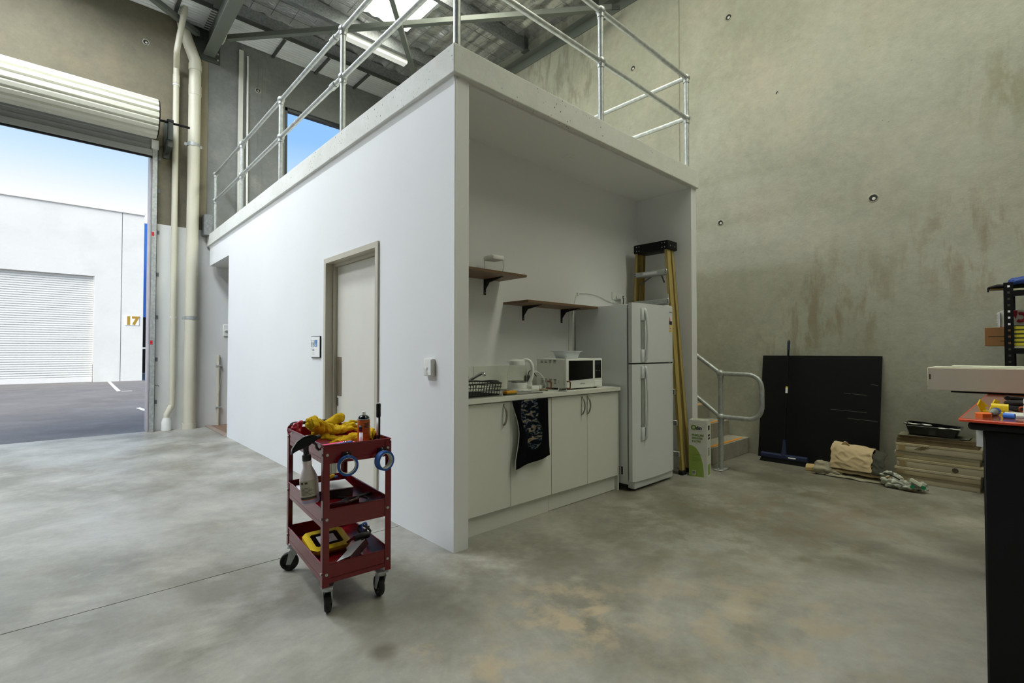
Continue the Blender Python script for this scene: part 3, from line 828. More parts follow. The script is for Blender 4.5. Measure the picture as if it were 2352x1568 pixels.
g = G().box((-30, OY, -.1), (-9.5, OY + .3, 7.15)).box((-9.5, OY, 4.32), (-.76, OY + .3, 7.15)).box((-.76, OY, -.1), (.10, OY + .3, 7.15))
put('wall', g, M_OPP, ob, smooth=0)
put('wall', G().box((.125, OY, -.1), (.86, OY + 8, 7.15)), M_OPP, ob, smooth=0)
put('joint', G().box((.09, OY + .02, -.1), (.13, OY + .2, 7.15)), mat('joint_grey', '#9a9b98', .8), ob, smooth=0)
put('coping', G().box((-30, OY - .05, 7.12), (.88, OY + .35, 7.24), .01, 1), M_WHITEM, ob, smooth=0)
M_OPPD = mat('offwhite_roller_sheet', '#e2e3e0', .5, var=.02)
n = 46
dd = put('roller_shutter', G().box((-9.5, OY + .16, -.05), (-.78, OY + .2, 4.32)), M_OPPD, ob, smooth=0)
base = None
for k in range(n):
    zz = .18 + k * (4.12 / n)
    if base is None:
        base = put('slat', G().prism([(-9.5, OY + .165, 0), (-9.5, OY + .12, .012), (-9.5, OY + .12, .062), (-9.5, OY + .165, .074)], (8.72, 0, 0)), M_OPPD, dd, local=True, smooth=0)
        base.data.transform(Matrix.Translation((0, 0, 0)))
        base.matrix_local = XF[ob].inverted() @ Matrix.Translation((0, 0, zz))
    else: share('slat', base, dd, XF[ob].inverted() @ Matrix.Translation((0, 0, zz)))
put('bottom_bar', G().box((-9.5, OY + .11, -.05), (-.78, OY + .17, .16), .01, 1), M_OPPD, dd, smooth=0)
ns = thing('number_sign', 'white sign with gold number 17 on the pale warehouse', 'sign', (.48, OY, 2.33))
put('sign_board', G().box((.24, OY - .02, 2.33), (.725, OY - .001, 2.74), .003, 1), M_WHITE, ns, smooth=0)
text('lettering', '17', .46, (.482, OY - .021, 2.375), (1, 0, 0), (0, 0, 1), mat('gold_number', '#a8862c', .5), ns, .002, .028, 'CENTER')
nb = thing('blue_unit', 'sliver of a blue clad building past the pale warehouse', 'building', (3, 33, 0))
put('cladding', G().box((1.0, 33, 3.2), (14, 40, 8.7)), mat('blue_cladding', '#2f66b8', .5), nb, smooth=0)
put('shopfront', G().box((1.0, 33.1, -.1), (14, 40, 3.2)), M_BLACKM, nb, smooth=0)
put('transom', G().box((1.0, 33.05, 1.35), (14, 33.12, 1.45)), M_WHITEM, nb, smooth=0)

# ------------------------------------------------------------------ kitchenette
CF = .108        # door faces
def cabinet(x0, x1, doors, lab, endp):
    t = thing('base_cabinet', lab, 'cabinet', ((x0 + x1) / 2, .37, 0), group='kitchenette base cabinets')
    g = G().box((x0, .13, .13), (x1, .14, .874)).box((x0, .62, .13), (x1, .632, .874)).box((x0, .13, .13), (x1, .632, .145))
    g.box((x0, .13, .13), (x0 + .016, .632, .874)).box((x1 - .016, .13, .13), (x1, .632, .874))
    put('carcass', g, M_CAB, t, smooth=0)
    put('kick_board', G().box((x0, .140, 0.003 if endp else 0), (x1, .156, .13)), M_CAB, t, smooth=0)
    if endp: put('end_panel', G().box((x1, CF, 0), (x1 + .016, .632, .874)), M_CAB, t, smooth=0)
    for a, b, hx in doors:
        d = put('door', G().box((a + .0015, CF, .134), (b - .0015, CF + .017, .866), .001, 1), M_CAB, t, smooth=0)
        h = [(hx, CF, .708), (hx, CF - .012, .716), (hx, CF - .026, .745), (hx, CF - .031, .778), (hx, CF - .026, .811), (hx, CF - .012, .840), (hx, CF, .848)]
        g = G()
        P = spline(h, 5)
        g.tube(P, .0052, 10)
        for v in g.bm.verts: v.co.x = hx + (v.co.x - hx) * 1.5
        put('handle', g, M_NICKEL, d)
    return t
cabinet(.112, .985, ((.116, .566, .499), (.566, .985, .636)), 'white two-door cabinet under the sink with the hanging tea towel', False)
cabinet(.987, 1.842, ((.987, 1.421, 1.352), (1.421, 1.842, 1.424)), 'white two-door cabinet beside the fridge with paired bow handles', True)

ct = thing('countertop', 'speckled white laminate worktop over both cabinets', 'worktop', (.98, .36, .875))
M_TOP = mat('white_laminate', '#e4e4da', .3, var=.06, vscale=180)
bx0, bx1, by0, by1 = .20, .56, .19, .48
g = G().box((.110, .088, .875), (1.864, by0, .905)).box((.110, by1, .875), (1.864, .633, .905)).box((.110, by0, .875), (bx0, by1, .905)).box((bx1, by0, .875), (1.864, by1, .905))
put('worktop_slab', g, M_TOP, ct, smooth=0)
sb = thing('splashback', 'low white splashback strip behind the worktop', 'splashback', (.98, .63, .905))
put('panel', G().box((.110, .620, .906), (.640, .634, 1.100), .001, 1), M_CAB, sb, smooth=0)
put('panel', G().box((.643, .620, .906), (1.864, .634, 1.100), .001, 1), M_CAB, sb, smooth=0)

sk = thing('sink', 'stainless steel sink with bowl and ridged drainer', 'sink', (.5, .33, .76))
g = G()
g.box((.14, .115, .905), (.90, by0, .909)).box((.14, by1, .905), (.90, .55, .909)).box((.14, by0, .905), (bx0, by1, .909)).box((bx1, by0, .905), (.90, by1, .909))
rim = put('rim', g, M_STAIN, sk, smooth=0)
g = G()
for a, b in (((bx0, by0), (bx1, by0 + .004)), ((bx0, by1 - .004), (bx1, by1)), ((bx0, by0), (bx0 + .004, by1)), ((bx1 - .004, by0), (bx1, by1))):
    g.box((a[0], a[1], .77), (b[0], b[1], .907))
g.box((bx0, by0, .765), (bx1, by1, .77))
put('bowl', g, M_STAIN, sk, smooth=0)
put('drain', G().lathe([(0, .004), (.025, .004), (.038, 0)], (.38, .33, .771), 20), M_CHROME, sk)
for k in range(7): put('drainer_ridge', G().tube([(.60, .20 + k * .045, .909), (.86, .20 + k * .045, .909)], .004, 8), M_STAIN, rim)
put('border_bead', G().tube([(.142, .117, .909), (.898, .117, .909), (.898, .548, .909), (.142, .548, .909)], .004, 8, closed=True), M_STAIN, rim)
tp = thing('mixer_tap', 'chrome mixer tap with flat lever and angled spout', 'tap', (.47, .585, .905))
put('tap_body', G().lathe([(0, 0), (.026, 0), (.024, .012), (.021, .02), (.021, .085), (.017, .098), (0, .10)], (.47, .585, .909), 20), M_CHROME, tp)
put('spout', G().tube(spline([(.475, .575, .955), (.50, .53, .985), (.535, .46, 1.03), (.555, .42, 1.052), (.562, .40, 1.050), (.563, .395, 1.032)], 5), [.012] * 26, 12), M_CHROME, tp)
put('lever', G().obox((.485, .545, 1.018), (.022, .11, .008), Matrix.Rotation(-.12, 3, 'X'), .003, 1), M_CHROME, tp)
# dish rack
dk = thing('dish_rack', 'black wire dish rack standing over the sink', 'dish rack', (.36, .31, .91))
x0, x1, y0, y1, z0, z1 = .17, .545, .17, .47, .915, .995
put('top_rim', G().tube(fillet([(x0, y0, z1), (x1, y0, z1), (x1, y1, z1), (x0, y1, z1), (x0, y0 + .001, z1)], .03), .0055, 8), M_BLACK, dk)
g = G()
q = .02
for k in range(15):
    x = x0 + .015 + k * (x1 - x0 - .03) / 14
    g.tube([(x, y0, z1), (x, y0 + q, z0), (x, y1 - q, z0), (x, y1, z1)], .0022, 6)
for k in range(10):
    y = y0 + .015 + k * (y1 - y0 - .03) / 9
    g.tube([(x0, y, z1), (x0 + q, y, z0), (x1 - q, y, z0), (x1, y, z1)], .0022, 6)
for o_ in (.33, .66): g.tube([(x0 + q * o_, y0 + q * o_, z1 - (z1 - z0) * o_), (x1 - q * o_, y0 + q * o_, z1 - (z1 - z0) * o_), (x1 - q * o_, y1 - q * o_, z1 - (z1 - z0) * o_), (x0 + q * o_, y1 - q * o_, z1 - (z1 - z0) * o_)], .0022, 6, closed=True)
cg = put('wire_cage', g, M_BLACK, dk); cg['kind'] = 'stuff'
put('end_handle', G().tube(spline([(x1, .23, z1), (x1 + .05, .27, z1 + .005), (x1 + .06, .32, z1 + .005), (x1 + .05, .37, z1 + .005), (x1, .41, z1)], 4), .005, 8), M_BLACK, dk)
sp2 = thing('sponge', 'orange and green scrubbing sponge beside the sink bowl', 'sponge', (.60, .16, .91))
put('foam_pad', G().box((.555, .135, .917), (.655, .185, .937), .006, 2), mat('orange_foam', '#d79a2e', .9, var=.15, vscale=60, bump=.4), sp2)
put('scourer', G().box((.555, .135, .910), (.655, .185, .918), .003, 1), mat('green_scourer', '#3b4d22', .95, var=.2, vscale=80), sp2)

# kettle
kt = thing('kettle', 'white electric kettle with clear glass body', 'kettle', (.925, .42, .905))
kc = (.925, .42, .905)
put('power_base', G().lathe([(0, 0), (.082, 0), (.086, .006), (.084, .018), (0, .018)], kc, 28), M_WHITE, kt)
put('heater_base', G().lathe([(0, .019), (.078, .019), (.081, .03), (.080, .066), (0, .066)], kc, 28), M_WHITE, kt)
put('steel_band', G().lathe([(.0795, .067), (.0805, .067), (.0805, .076), (.0795, .076), (.0795, .067)], kc, 28), M_STAIN, kt)
put('glass_body', G().lathe([(.078, .077), (.080, .10), (.079, .13), (.073, .17), (.064, .205), (.0615, .205), (.0705, .17), (.0765, .13), (.0775, .10), (.0755, .077), (.078, .077)], kc, 28), glass('kettle_glass', (.97, .98, .97, 1), .03, 1.06), kt)
put('lid', G().lathe([(.065, .205), (.066, .225), (.062, .240), (.04, .248), (0, .250)], kc, 28), M_WHITE, kt)
hv = Vector((.62, -.78, 0)).normalized()
P = [Vector(kc) + hv * a + Vector((0, 0, b)) for a, b in ((.045, .240), (.075, .246), (.105, .228), (.122, .19), (.122, .14), (.108, .09), (.088, .05), (.080, .045))]
put('handle', G().tube(spline(P, 5), [.014] * 36, 12), M_WHITE, kt)
put('spout_lip', G().prism([Vector(kc) - hv * .055 + Vector((0, 0, .21)) + Vector((-hv.y, hv.x, 0)) * .02, Vector(kc) - hv * .082 + Vector((0, 0, .232)), Vector(kc) - hv * .055 + Vector((0, 0, .21)) - Vector((-hv.y, hv.x, 0)) * .02, Vector(kc) - hv * .05 + Vector((0, 0, .236))], (0, 0, .006)), M_WHITE, kt)

# power board with white lead, black plug
pb = thing('power_board', 'white power board with a plugged white lead behind the mugs', 'power board', (1.14, .42, .905))
put('board_body', G().box((1.065, .40, .905), (1.22, .47, .935), .006, 2), M_WHITE, pb)
put('plug', G().lathe([(.018, 0), (.020, .012), (.016, .03), (.009, .045), (.006, .06), (0, .06)], (1.085, .435, .935), 16), M_WHITE, pb)
put('lead', G().tube(spline([(1.085, .435, .99), (1.09, .43, 1.035), (1.13, .42, 1.055), (1.17, .40, 1.03), (1.20, .38, .98), (1.20, .36, .92), (1.14, .34, .911), (1.02, .35, .911), (.97, .37, .911)], 8), .0045, 8), M_WHITE, pb)
bpn = thing('appliance_plug', 'dark grey plug in the wall outlet beside the microwave', 'plug', (1.30, .60, .97))
put('plug_body', G().box((1.20, .585, .955), (1.24, .619, 1.01), .006, 2), mat('dark_grey_plastic', '#55574f', .5), bpn)
put('lead', G().tube(spline([(1.22, .595, 1.01), (1.225, .59, 1.04), (1.25, .58, 1.05), (1.30, .57, 1.0)], 6), .004, 8), mat('dark_grey_plastic', '#55574f', .5), bpn)

# glass mugs
M_MUG = glass('mug_glass', (.97, .98, .97, 1), .02, 1.35)
M_MUGH = mat('amber_brown_handle', '#7b3a12', .25, var=.1)
def mug(c, hdir, lab, tea):
    t = thing('glass_mug', lab, 'mug', c, group='glass mugs on the worktop')
    put('glass_body', G().lathe([(0, 0), (.032, 0), (.036, .003), (.036, .085), (.0335, .085), (.0325, .01), (0, .009)], c, 24), M_MUG, t)
    h = Vector(hdir).normalized(); C = Vector(c)
    put('handle', G().tube(fillet([C + h * .034 + Vector((0, 0, .075)), C + h * .062 + Vector((0, 0, .074)), C + h * .060 + Vector((0, 0, .018)), C + h * .034 + Vector((0, 0, .022))], .012, 5), .0052, 10), M_MUGH, t)
    put('leftover_drink', G().lathe([(0, .010), (.032, .010), (.0325, tea), (0, tea)], c, 24), glass('tea' if tea < .02 else 'water', lin('#d9b24d') if tea < .02 else (.95, .97, .96, 1), .0, 1.33), t)
mug((1.062, .262, .906), (.62, -.78, 0), 'glass mug with amber handle and yellow dregs, nearer the kettle', .016)
mug((1.145, .135, .906), (.7, -.7, 0), 'glass mug with amber handle and water, in front of the microwave', .024)

# microwave
mw = thing('microwave', 'white microwave oven with black glass door', 'microwave', (1.46, .31, .905))
x0, x1, y0, y1, z0, z1 = 1.225, 1.705, .165, .50, .918, 1.158
put('body', G().box((x0, y0 + .022, z0), (x1, y1, z1), .004, 1), M_WHITEM, mw)
M_SLOT = mat('vent_dark', '#3d3d38', .7)
def vents(zc, rows, cols):
    for cx in cols:
        for r_ in range(rows): put('vent_slot', G().box((x0 - .0012, cx - .014, zc - r_ * .010), (x0 + .001, cx + .014, zc - r_ * .010 + .0045)), M_SLOT, mw, smooth=0)
vents(1.135, 2, (.435, .39)); vents(1.142, 3, (.34, .29)); vents(.985, 4, (.43, .385, .335, .285))
fr = put('front_frame', G().box((x0, y0, z0 - .002), (x1, y0 + .024, z1 + .002), .008, 2), M_WHITE, mw)
dg_ = put('door_glass', G().prism([(x0 + .03, y0 - .001, z0 + .062), (x0 + .345, y0 - .001, z0 + .070), (x0 + .345, y0 - .001, z1 - .016), (x0 + .03, y0 - .001, z1 - .014)], (0, .004, 0)), M_BLACKG, fr, smooth=0)
put('door_seam', G().box((x0 + .357, y0 - .0008, z0), (x0 + .3585, y0 + .002, z1)), M_LGREY, fr, smooth=0)
cp = put('control_panel', G().box((x0 + .372, y0 - .001, z0 + .072), (x1 - .018, y0 + .003, z1 - .016), .001, 1), M_BLACKG, fr)
put('display', G().box((x0 + .385, y0 - .0018, z1 - .055), (x1 - .035, y0, z1 - .025)), mat('display_grey', '#20262c', .2), cp, smooth=0)
for k in range(3): put('key_mark', G().box((x0 + .388 + k * .024, y0 - .0018, z0 + .135), (x0 + .393 + k * .024, y0, z0 + .140)), M_LGREY, cp, smooth=0)
put('door_button', G().box((x0 + .365, y0 - .003, z0 + .010), (x1 - .012, y0 + .003, z0 + .052), .003, 1), M_WHITE, fr)
text('lettering', 'SAMSUNG', .014, (x0 + .175, y0 - .0008, z0 + .028), (1, 0, 0), (0, 0, 1), M_SLOT, fr, .0002)
for a in (x0 + .04, x1 - .04):
    for b in (y0 + .05, y1 - .04): put('foot', G().cyl((a, b, .905), (a, b, z0 + .002), .013, seg=12), M_RUBBER, mw)
# translucent tub on the microwave
bs = thing('plastic_basin', 'translucent white plastic tub on top of the microwave', 'tub', (1.40, .31, 1.158))
def rrect(hx, hy, r, z, c=(1.40, .31), n=5):
    out = []
    for sx, sy, a in ((1, 1, 0), (-1, 1, PI / 2), (-1, -1, PI), (1, -1, 1.5 * PI)):
        for k in range(n + 1):
            t = a + k / n * PI / 2
            out.append((c[0] + sx * (hx - r) + math.cos(t) * r, c[1] + sy * (hy - r) + math.sin(t) * r, z))
    return out
def loft(rings, close=True):
    g = G(); R = [[g.bm.verts.new(p) for p in r] for r in rings]
    for A, B in zip(R, R[1:]):
        for k in range(len(A)): g.bm.faces.new((A[k], A[(k + 1) % len(A)], B[(k + 1) % len(A)], B[k]))
    if close: g.bm.faces.new(R[0][::-1]); g.bm.faces.new(R[-1])
    return g
M_TUB = mat('milky_plastic', '#d8dde2', .35, var=.02)
put('tub_shell', loft([rrect(.085, .06, .02, 1.160), rrect(.095, .068, .02, 1.19), rrect(.105, .075, .022, 1.215), rrect(.122, .088, .024, 1.218), rrect(.122, .088, .024, 1.222), rrect(.102, .072, .022, 1.221), rrect(.083, .058, .02, 1.165)]), M_TUB, bs)

# shelves
M_SHELF = wood('walnut_laminate', '#5d4630', '#86684a', .45, 0)
def bracket(parent, x, z, depth):
    b = G().box((x - .011, .628, z - .125), (x + .011, .6345, z), .001, 1).box((x - .011, .635 - depth, z - .006), (x + .011, .634, z), .001, 1)
    b.prism([(x - .003, .628, z - .09), (x - .003, .628, z - .005), (x - .003, .64 - depth, z - .005), (x - .003, .575, z - .03)], (.006, 0, 0))
    q = put('bracket', b, M_BLACK, parent, smooth=0)
    for zz in (z - .11, z - .06): put('screw', G().cyl((x, .629, zz), (x, .6255, zz), .004, seg=10), M_GALV, q)
def shelf(x0, x1, y0, z, br, lab):
    t = thing('wall_shelf', lab, 'shelf', ((x0 + x1) / 2, .635, z), group='walnut wall shelves')
    put('board', G().box((x0, y0, z), (x1, .6345, z + .019), .001, 1), M_SHELF, t, smooth=0)
    for x in br: bracket(t, x, z, .22)
shelf(.112, .930, .315, 1.802, (.762,), 'walnut wall shelf higher up holding the clear container')
shelf(.965, 1.875, .340, 1.612, (1.197, 1.700), 'empty walnut wall shelf lower down on two brackets')
fc = thing('food_container', 'empty clear food container with white lid on the upper shelf', 'container', (.75, .50, 1.821))
put('clear_jar', loft([rrect(.055, .055, .012, 1.823, (.745, .50)), rrect(.058, .058, .012, 1.94, (.745, .50)), rrect(.055, .055, .012, 1.94, (.745, .50)), rrect(.052, .052, .012, 1.827, (.745, .50))]), glass('clear_acrylic', (.98, .99, .98, 1), .03, 1.2), fc)
put('lid', loft([rrect(.060, .060, .014, 1.938, (.745, .50)), rrect(.062, .062, .014, 1.945, (.745, .50)), rrect(.062, .062, .014, 1.962, (.745, .50)), rrect(.056, .056, .014, 1.970, (.745, .50))]), M_WHITE, fc)

# outlet by the fridge, leads on the wall
so = thing('wall_outlet', 'white wall outlet with two plugs above the fridge', 'power outlet', (2.58, .63, 1.76))
put('face_plate', G().box((2.50, .625, 1.765), (2.62, .6345, 1.845), .003, 1), M_WHITE, so)
put('white_plug', G().obox((2.595, .60, 1.795), (.055, .05, .05), Matrix.Rotation(.3, 3, 'Z'), .012, 2), M_WHITE, so)
put('black_plug', G().box((2.63, .585, 1.785), (2.66, .615, 1.81), .005, 1), M_BLACK, so)
put('black_lead', G().tube(spline([(2.65, .59, 1.785), (2.66, .60, 1.73), (2.64, .61, 1.66), (2.6, .615, 1.55)], 6), .0045, 8), M_BLACK, so)
put('white_lead', G().tube(spline([(2.62, .59, 1.80), (2.69, .58, 1.78), (2.68, .60, 1.725), (2.55, .622, 1.735), (2.39, .628, 1.752), (2.30, .628, 1.775), (2.18, .628, 1.793), (2.05, .628, 1.795), (1.93, .628, 1.775), (1.89, .628, 1.70), (1.86, .628, 1.60), (1.83, .628, 1.45), (1.825, .628, 1.25), (1.81, .628, 1.12)], 8), .0042, 8), M_WHITE, so)
put('cable_clip', G().box((1.925, .618, 1.765), (1.945, .634, 1.79), .002, 1), M_WHITE, so)
tag(put('cable_cover', G().box((1.800, .622, 1.11), (1.840, .6345, 1.612), .002, 1), M_WHITE, smooth=0), 'white cable cover strip running down beside the fridge', 'cable cover')

# ------------------------------------------------------------------ fridge
fg = thing('fridge', 'white two-door fridge freezer at the end of the worktop', 'fridge', (2.23, .3, 0))
FX0, FX1, FZ = 1.882, 2.575, 1.645
M_FR = mat('white_fridge_enamel', '#dfe3e4', .3, var=.01)
put('cabinet_body', G().box((FX0 + .004, .035, .055), (FX1 - .004, .618, FZ - .01), .006, 2), M_FR, fg)
put('plinth', G().box((FX0 + .03, -.02, .02), (FX1 - .015, .05, .085), .008, 2), M_FR, fg)
for x in (FX0 + .06, FX1 - .06):
    for y in (.06, .56): put('foot', G().cyl((x, y, 0), (x, y, .06), .02, seg=14), M_BLACK, fg)
put('shadow_seal', G().box((FX0 + .012, .018, .09), (FX1 - .012, .036, FZ - .015)), mat('grey_seal', '#6f726e', .7), fg, smooth=0)
def fdoor(z0, z1, hz0, hz1):
    n = 14
    def prof(z):
        out = []
        for k in range(n + 1):
            t = k / n
            out.append((FX0 + (FX1 - FX0) * t, -.030 - .014 * math.sin(PI * t) - (0 if 0 < k < n else -.012), z))
        return out
    g = G(); F_ = prof(0)
    pts = [(x, y, z0) for x, y, _ in F_] + [(FX1, .018, z0), (FX0, .018, z0)]
    g.prism(pts, (0, 0, z1 - z0))
    d = put('door', g, M_FR, fg, smooth=25)
    hx = FX0 + .16
    hb = G().box((hx - .055, -.046, hz1 - .10), (hx + .012, -.036, hz1), .004, 1).box((hx - .055, -.046, hz0), (hx + .012, -.036, hz0 + .10), .004, 1)
    P = [(hx, -.040, hz0 + .004), (hx, -.064, hz0 + .05), (hx + .004, -.078, (hz0 + hz1) / 2), (hx, -.064, hz1 - .05), (hx, -.040, hz1 - .004)]
    g2 = G().tube(spline(P, 6), .014, 10)
    for v in g2.bm.verts: v.co.y = -.062 + (v.co.y + .062) * .8
    h = put('handle', g2, M_FR, d)
    put('handle_mount', G().box((hx - .055, -.052, hz1 - .11), (hx + .012, -.034, hz1), .006, 2), M_FR, h)
    put('handle_mount', G().box((hx - .055, -.052, hz0), (hx + .012, -.034, hz0 + .11), .006, 2), M_FR, h)
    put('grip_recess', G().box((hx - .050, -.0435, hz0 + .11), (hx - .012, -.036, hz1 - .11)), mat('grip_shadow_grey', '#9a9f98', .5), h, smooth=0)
    return d
dtop = fdoor(1.118, FZ, 1.125, 1.60)
dbot = fdoor(.088, 1.105, .44, 1.09)
put('hinge_cover', G().box((FX1 - .09, -.02, FZ - .002), (FX1 - .01, .08, FZ + .012), .004, 1), M_FR, fg)
def fy(x): return -.0305 - .014 * math.sin(PI * (x - FX0) / (FX1 - FX0)) - .001
text('lettering', 'SAMSUNG', .014, (2.478, fy(2.48) - .001, 1.585), (1, .06, 0), (0, 0, 1), M_SLOT, dtop, .0003)
lb = put('energy_label', G().obox((2.508, fy(2.508), 1.475), (.060, .001, .16), Matrix.Rotation(.05, 3, 'Z')), M_PAPER, dtop, smooth=0)
for zc, hh, m_ in ((1.489, .034, M_BLACK), (1.435, .062, M_YEL)):
    put('label_band', G().obox((2.508, fy(2.508) - .0006, zc), (.058, .001, hh), Matrix.Rotation(.05, 3, 'Z')), m_, lb, smooth=0)
put('label_window', G().obox((2.508, fy(2.508) - .0012, 1.437), (.036, .001, .034), Matrix.Rotation(.05, 3, 'Z')), M_PAPER, lb, smooth=0)
put('label_star', G().prism([(2.482, fy(2.482) - .001, 1.506), (2.504, fy(2.5) - .001, 1.506), (2.493, fy(2.493) - .001, 1.552)], (0, .001, 0)), mat('label_red', '#d3372a', .5), lb, smooth=0)
put('label_print', G().obox((2.508, fy(2.508) - .0016, 1.437), (.020, .001, .014), Matrix.Rotation(.05, 3, 'Z')), mat('label_red', '#d3372a', .5), lb, smooth=0)
rt_ = put('rating_plate', G().box((FX0 + .0028, .075, .125), (FX0 + .0045, .165, .215)), M_PAPER, fg, smooth=0)
for k in range(5): put('print_line', G().box((FX0 + .0022, .115, .135 + k * .016), (FX0 + .003, .158, .139 + k * .016)), M_SLOT, rt_, smooth=0)
put('barcode', G().box((FX0 + .0022, .082, .135), (FX0 + .003, .10, .205)), M_SLOT, rt_, smooth=0)

# ------------------------------------------------------------------ stepladder folded against the end wall
ld = thing('stepladder', 'folded yellow fibreglass stepladder behind the fridge', 'stepladder', (2.85, .25, 0))
M_LAD = mat('yellow_fibreglass', '#b39d5a', .45, var=.12, vscale=9, stretch=(4, 4, .4))
def lrail(name, xt, yt, xb, yb, zt, wx, wy, inner):
    """channel rail: web plus two flanges, leaning"""
    a, b = Vector((xb, yb, 0.0)), Vector((xt, yt, zt))
    def strip(dx0, dx1, dy0, dy1):
        return [(a.x + dx0, a.y + dy0, a.z), (a.x + dx1, a.y + dy0, a.z), (a.x + dx1, a.y + dy1, a.z), (a.x + dx0, a.y + dy1, a.z)]
    g = G(); t = .005
    for q in ((0, wx, 0, t) if inner > 0 else (0, wx, wy - t, wy), (0, t, 0, wy), (wx - t, wx, 0, wy)):
        g.prism(strip(*q), b - a)
    return put(name, g, M_LAD, ld, smooth=0)
ZC = 2.275
lrail('front_rail', 2.765, .145, 2.745, -.02, ZC, .075, .028, 1)
lrail('front_rail', 2.765, .487, 2.745, .585, ZC, .075, .028, -1)
lrail('rear_rail', 2.865, .150, 2.90, -.01, ZC, .05, .026, 1)
lrail('rear_rail', 2.865, .482, 2.90, .58, ZC, .05, .026, -1)
g = G().box((2.752, .125, 2.262), (2.945, .53, 2.355), .010, 2)
cap = put('top_cap', g, M_BLACKM, ld)
for y in (.16, .19, .46, .49):
    for z in (2.285, 2.33): put('rivet', G().cyl((2.748, y, z), (2.754, y, z), .005, seg=8), M_GALV, cap)
for x in (2.80, 2.89):
    put('rivet', G().cyl((x, .121, 2.30), (x, .128, 2.30), .005, seg=8), M_GALV, cap)
for y0_, y1_ in ((.20, .32), (.34, .45)): put('tool_slot', G().box((2.80, y0_, 2.353), (2.90, y1_, 2.3575), .003, 1), M_BLACK, cap)
for k in range(7):
    z = 2.035 - k * .305
    f = (ZC - z) / ZC
    ya, yb = .150 - .165 * f, .510 + .098 * f
    s_ = put('step', G().box((2.748 - .004 * k, ya + .006, z - .028), (2.835 - .006 * k, yb - .006, z + .022), .003, 1), M_GALV, ld)
    for yy in (ya + .004, yb - .004):
        for dz in (-.012, .010): put('rivet', G().cyl((2.742 - .003 * k, yy + .010 * (1 if yy < .3 else -1), z + dz), (2.75 - .003 * k, yy + .010 * (1 if yy < .3 else -1), z + dz), .005, seg=8), M_BLACK, s_)
    if k == 0: put('step_label', G().box((2.7468, .25, z - .013), (2.748, .41, z + .012)), M_PAPER, s_, smooth=0)
for k, (ya, yb) in enumerate(((.19, .27), (.47, .39))):
    put('spreader', G().tube([(2.79, ya, 1.93), (2.88, yb, 2.02)], .008, 8), M_GALVD, ld)
for yy, xx in ((-.01, 2.745), (.565, 2.745), (0, 2.90), (.56, 2.90)): put('foot', G().box((xx - .01, yy - .02, 0), (xx + .07, yy + .03, .045), .006, 1), M_RUBBER, ld)
put('brand_label', G().box((2.7495, .118, 1.60), (2.7505, .132, 1.80)), M_PAPER, ld, smooth=0)

# ------------------------------------------------------------------ tea towel tucked in at the worktop edge
def towel_mat():
    m, t, n, p = nodes_of('printed_dark_towel')
    L = t.links.new
    tc = n.new('ShaderNodeTexCoord'); ob = tc.outputs['Object']
    mp = n.new('ShaderNodeMapping'); mp.inputs['Rotation'].default_value = (0, .6, 0); mp.inputs['Scale'].default_value = (15, 8, 42); L(ob, mp.inputs[0])
    nz = n.new('ShaderNodeTexNoise'); nz.inputs['Scale'].default_value = 1.0; nz.inputs['Detail'].default_value = 5; nz.inputs['Distortion'].default_value = 1.4; L(mp.outputs[0], nz.inputs['Vector'])
    r = n.new('ShaderNodeValToRGB'); e = r.color_ramp.elements
    e[0].position = .42; e[0].color = lin('#06090c'); e[1].position = .75; e[1].color = lin('#b9b3a4')
    for pos, c in ((.50, '#152131'), (.56, '#54606a'), (.62, '#8d7348')):
        k = e.new(pos); k.color = lin(c)
    L(nz.outputs[0], r.inputs[0])
    # the printed figure: two overlapping oval fields
    def oval(c, s, lo, hi):
        m1 = n.new('ShaderNodeMapping'); m1.inputs['Location'].default_value = tuple(-a * b for a, b in zip(c, s)); m1.inputs['Scale'].default_value = s; L(ob, m1.inputs[0])
        ln = n.new('ShaderNodeVectorMath'); ln.operation = 'LENGTH'; L(m1.outputs[0], ln.inputs[0])
        ad = n.new('ShaderNodeMath'); ad.operation = 'MULTIPLY_ADD'; L(nz.outputs[0], ad.inputs[0]); ad.inputs[1].default_value = .5; L(ln.outputs['Value'], ad.inputs[2])
        q = n.new('ShaderNodeValToRGB'); q.color_ramp.elements[0].position = lo; q.color_ramp.elements[1].position = hi
        q.color_ramp.elements[0].color = (1, 1, 1, 1); q.color_ramp.elements[1].color = (0, 0, 0, 1); L(ad.outputs[0], q.inputs[0]); return q.outputs[0]
    a = oval((-.02, 0, .36), (7.5, .1, 4.6), .95, 1.25)
    b = oval((.03, 0, .20), (9, .1, 6.5), .95, 1.25)
    mx = n.new('ShaderNodeMath'); mx.operation = 'MAXIMUM'; L(a, mx.inputs[0]); L(b, mx.inputs[1])
    mi = n.new('ShaderNodeMix'); mi.data_type = 'RGBA'; L(mx.outputs[0], mi.inputs[0]); mi.inputs[6].default_value = lin('#07090c'); L(r.outputs[0], mi.inputs[7])
    L(mi.outputs[2], p.inputs['Base Color']); p.inputs['Roughness'].default_value = .95; p.inputs['Specular IOR Level'].default_value = .1
    return m
tw = thing('tea_towel', 'dark tea towel with streaky animal print hanging from the worktop', 'tea towel', (.73, .075, .42))
def tf(u, v):
    z = .874 - .452 * v
    xl = .545 + .045 * math.sin(PI * min(1, v * 1.1)) ** 1.5 + .03 * v - .02 * max(0, v - .8)
    xr = .905 + .03 * v ** 2
    x = xl + (xr - xl) * u
    y = .070 - .010 * math.sin(u * 9 + v * 1.5) * (.25 + .75 * v) - .012 * math.exp(-((u - .12) / .14) ** 2) * math.sin(PI * v)
    if v > .95: z += .02 * (u - .5)
    return (x, y, z + .03 * (u - .5) * v)
o = put('cloth', G().sheet(tf, 30, 40, .003), towel_mat(), tw, smooth=180)
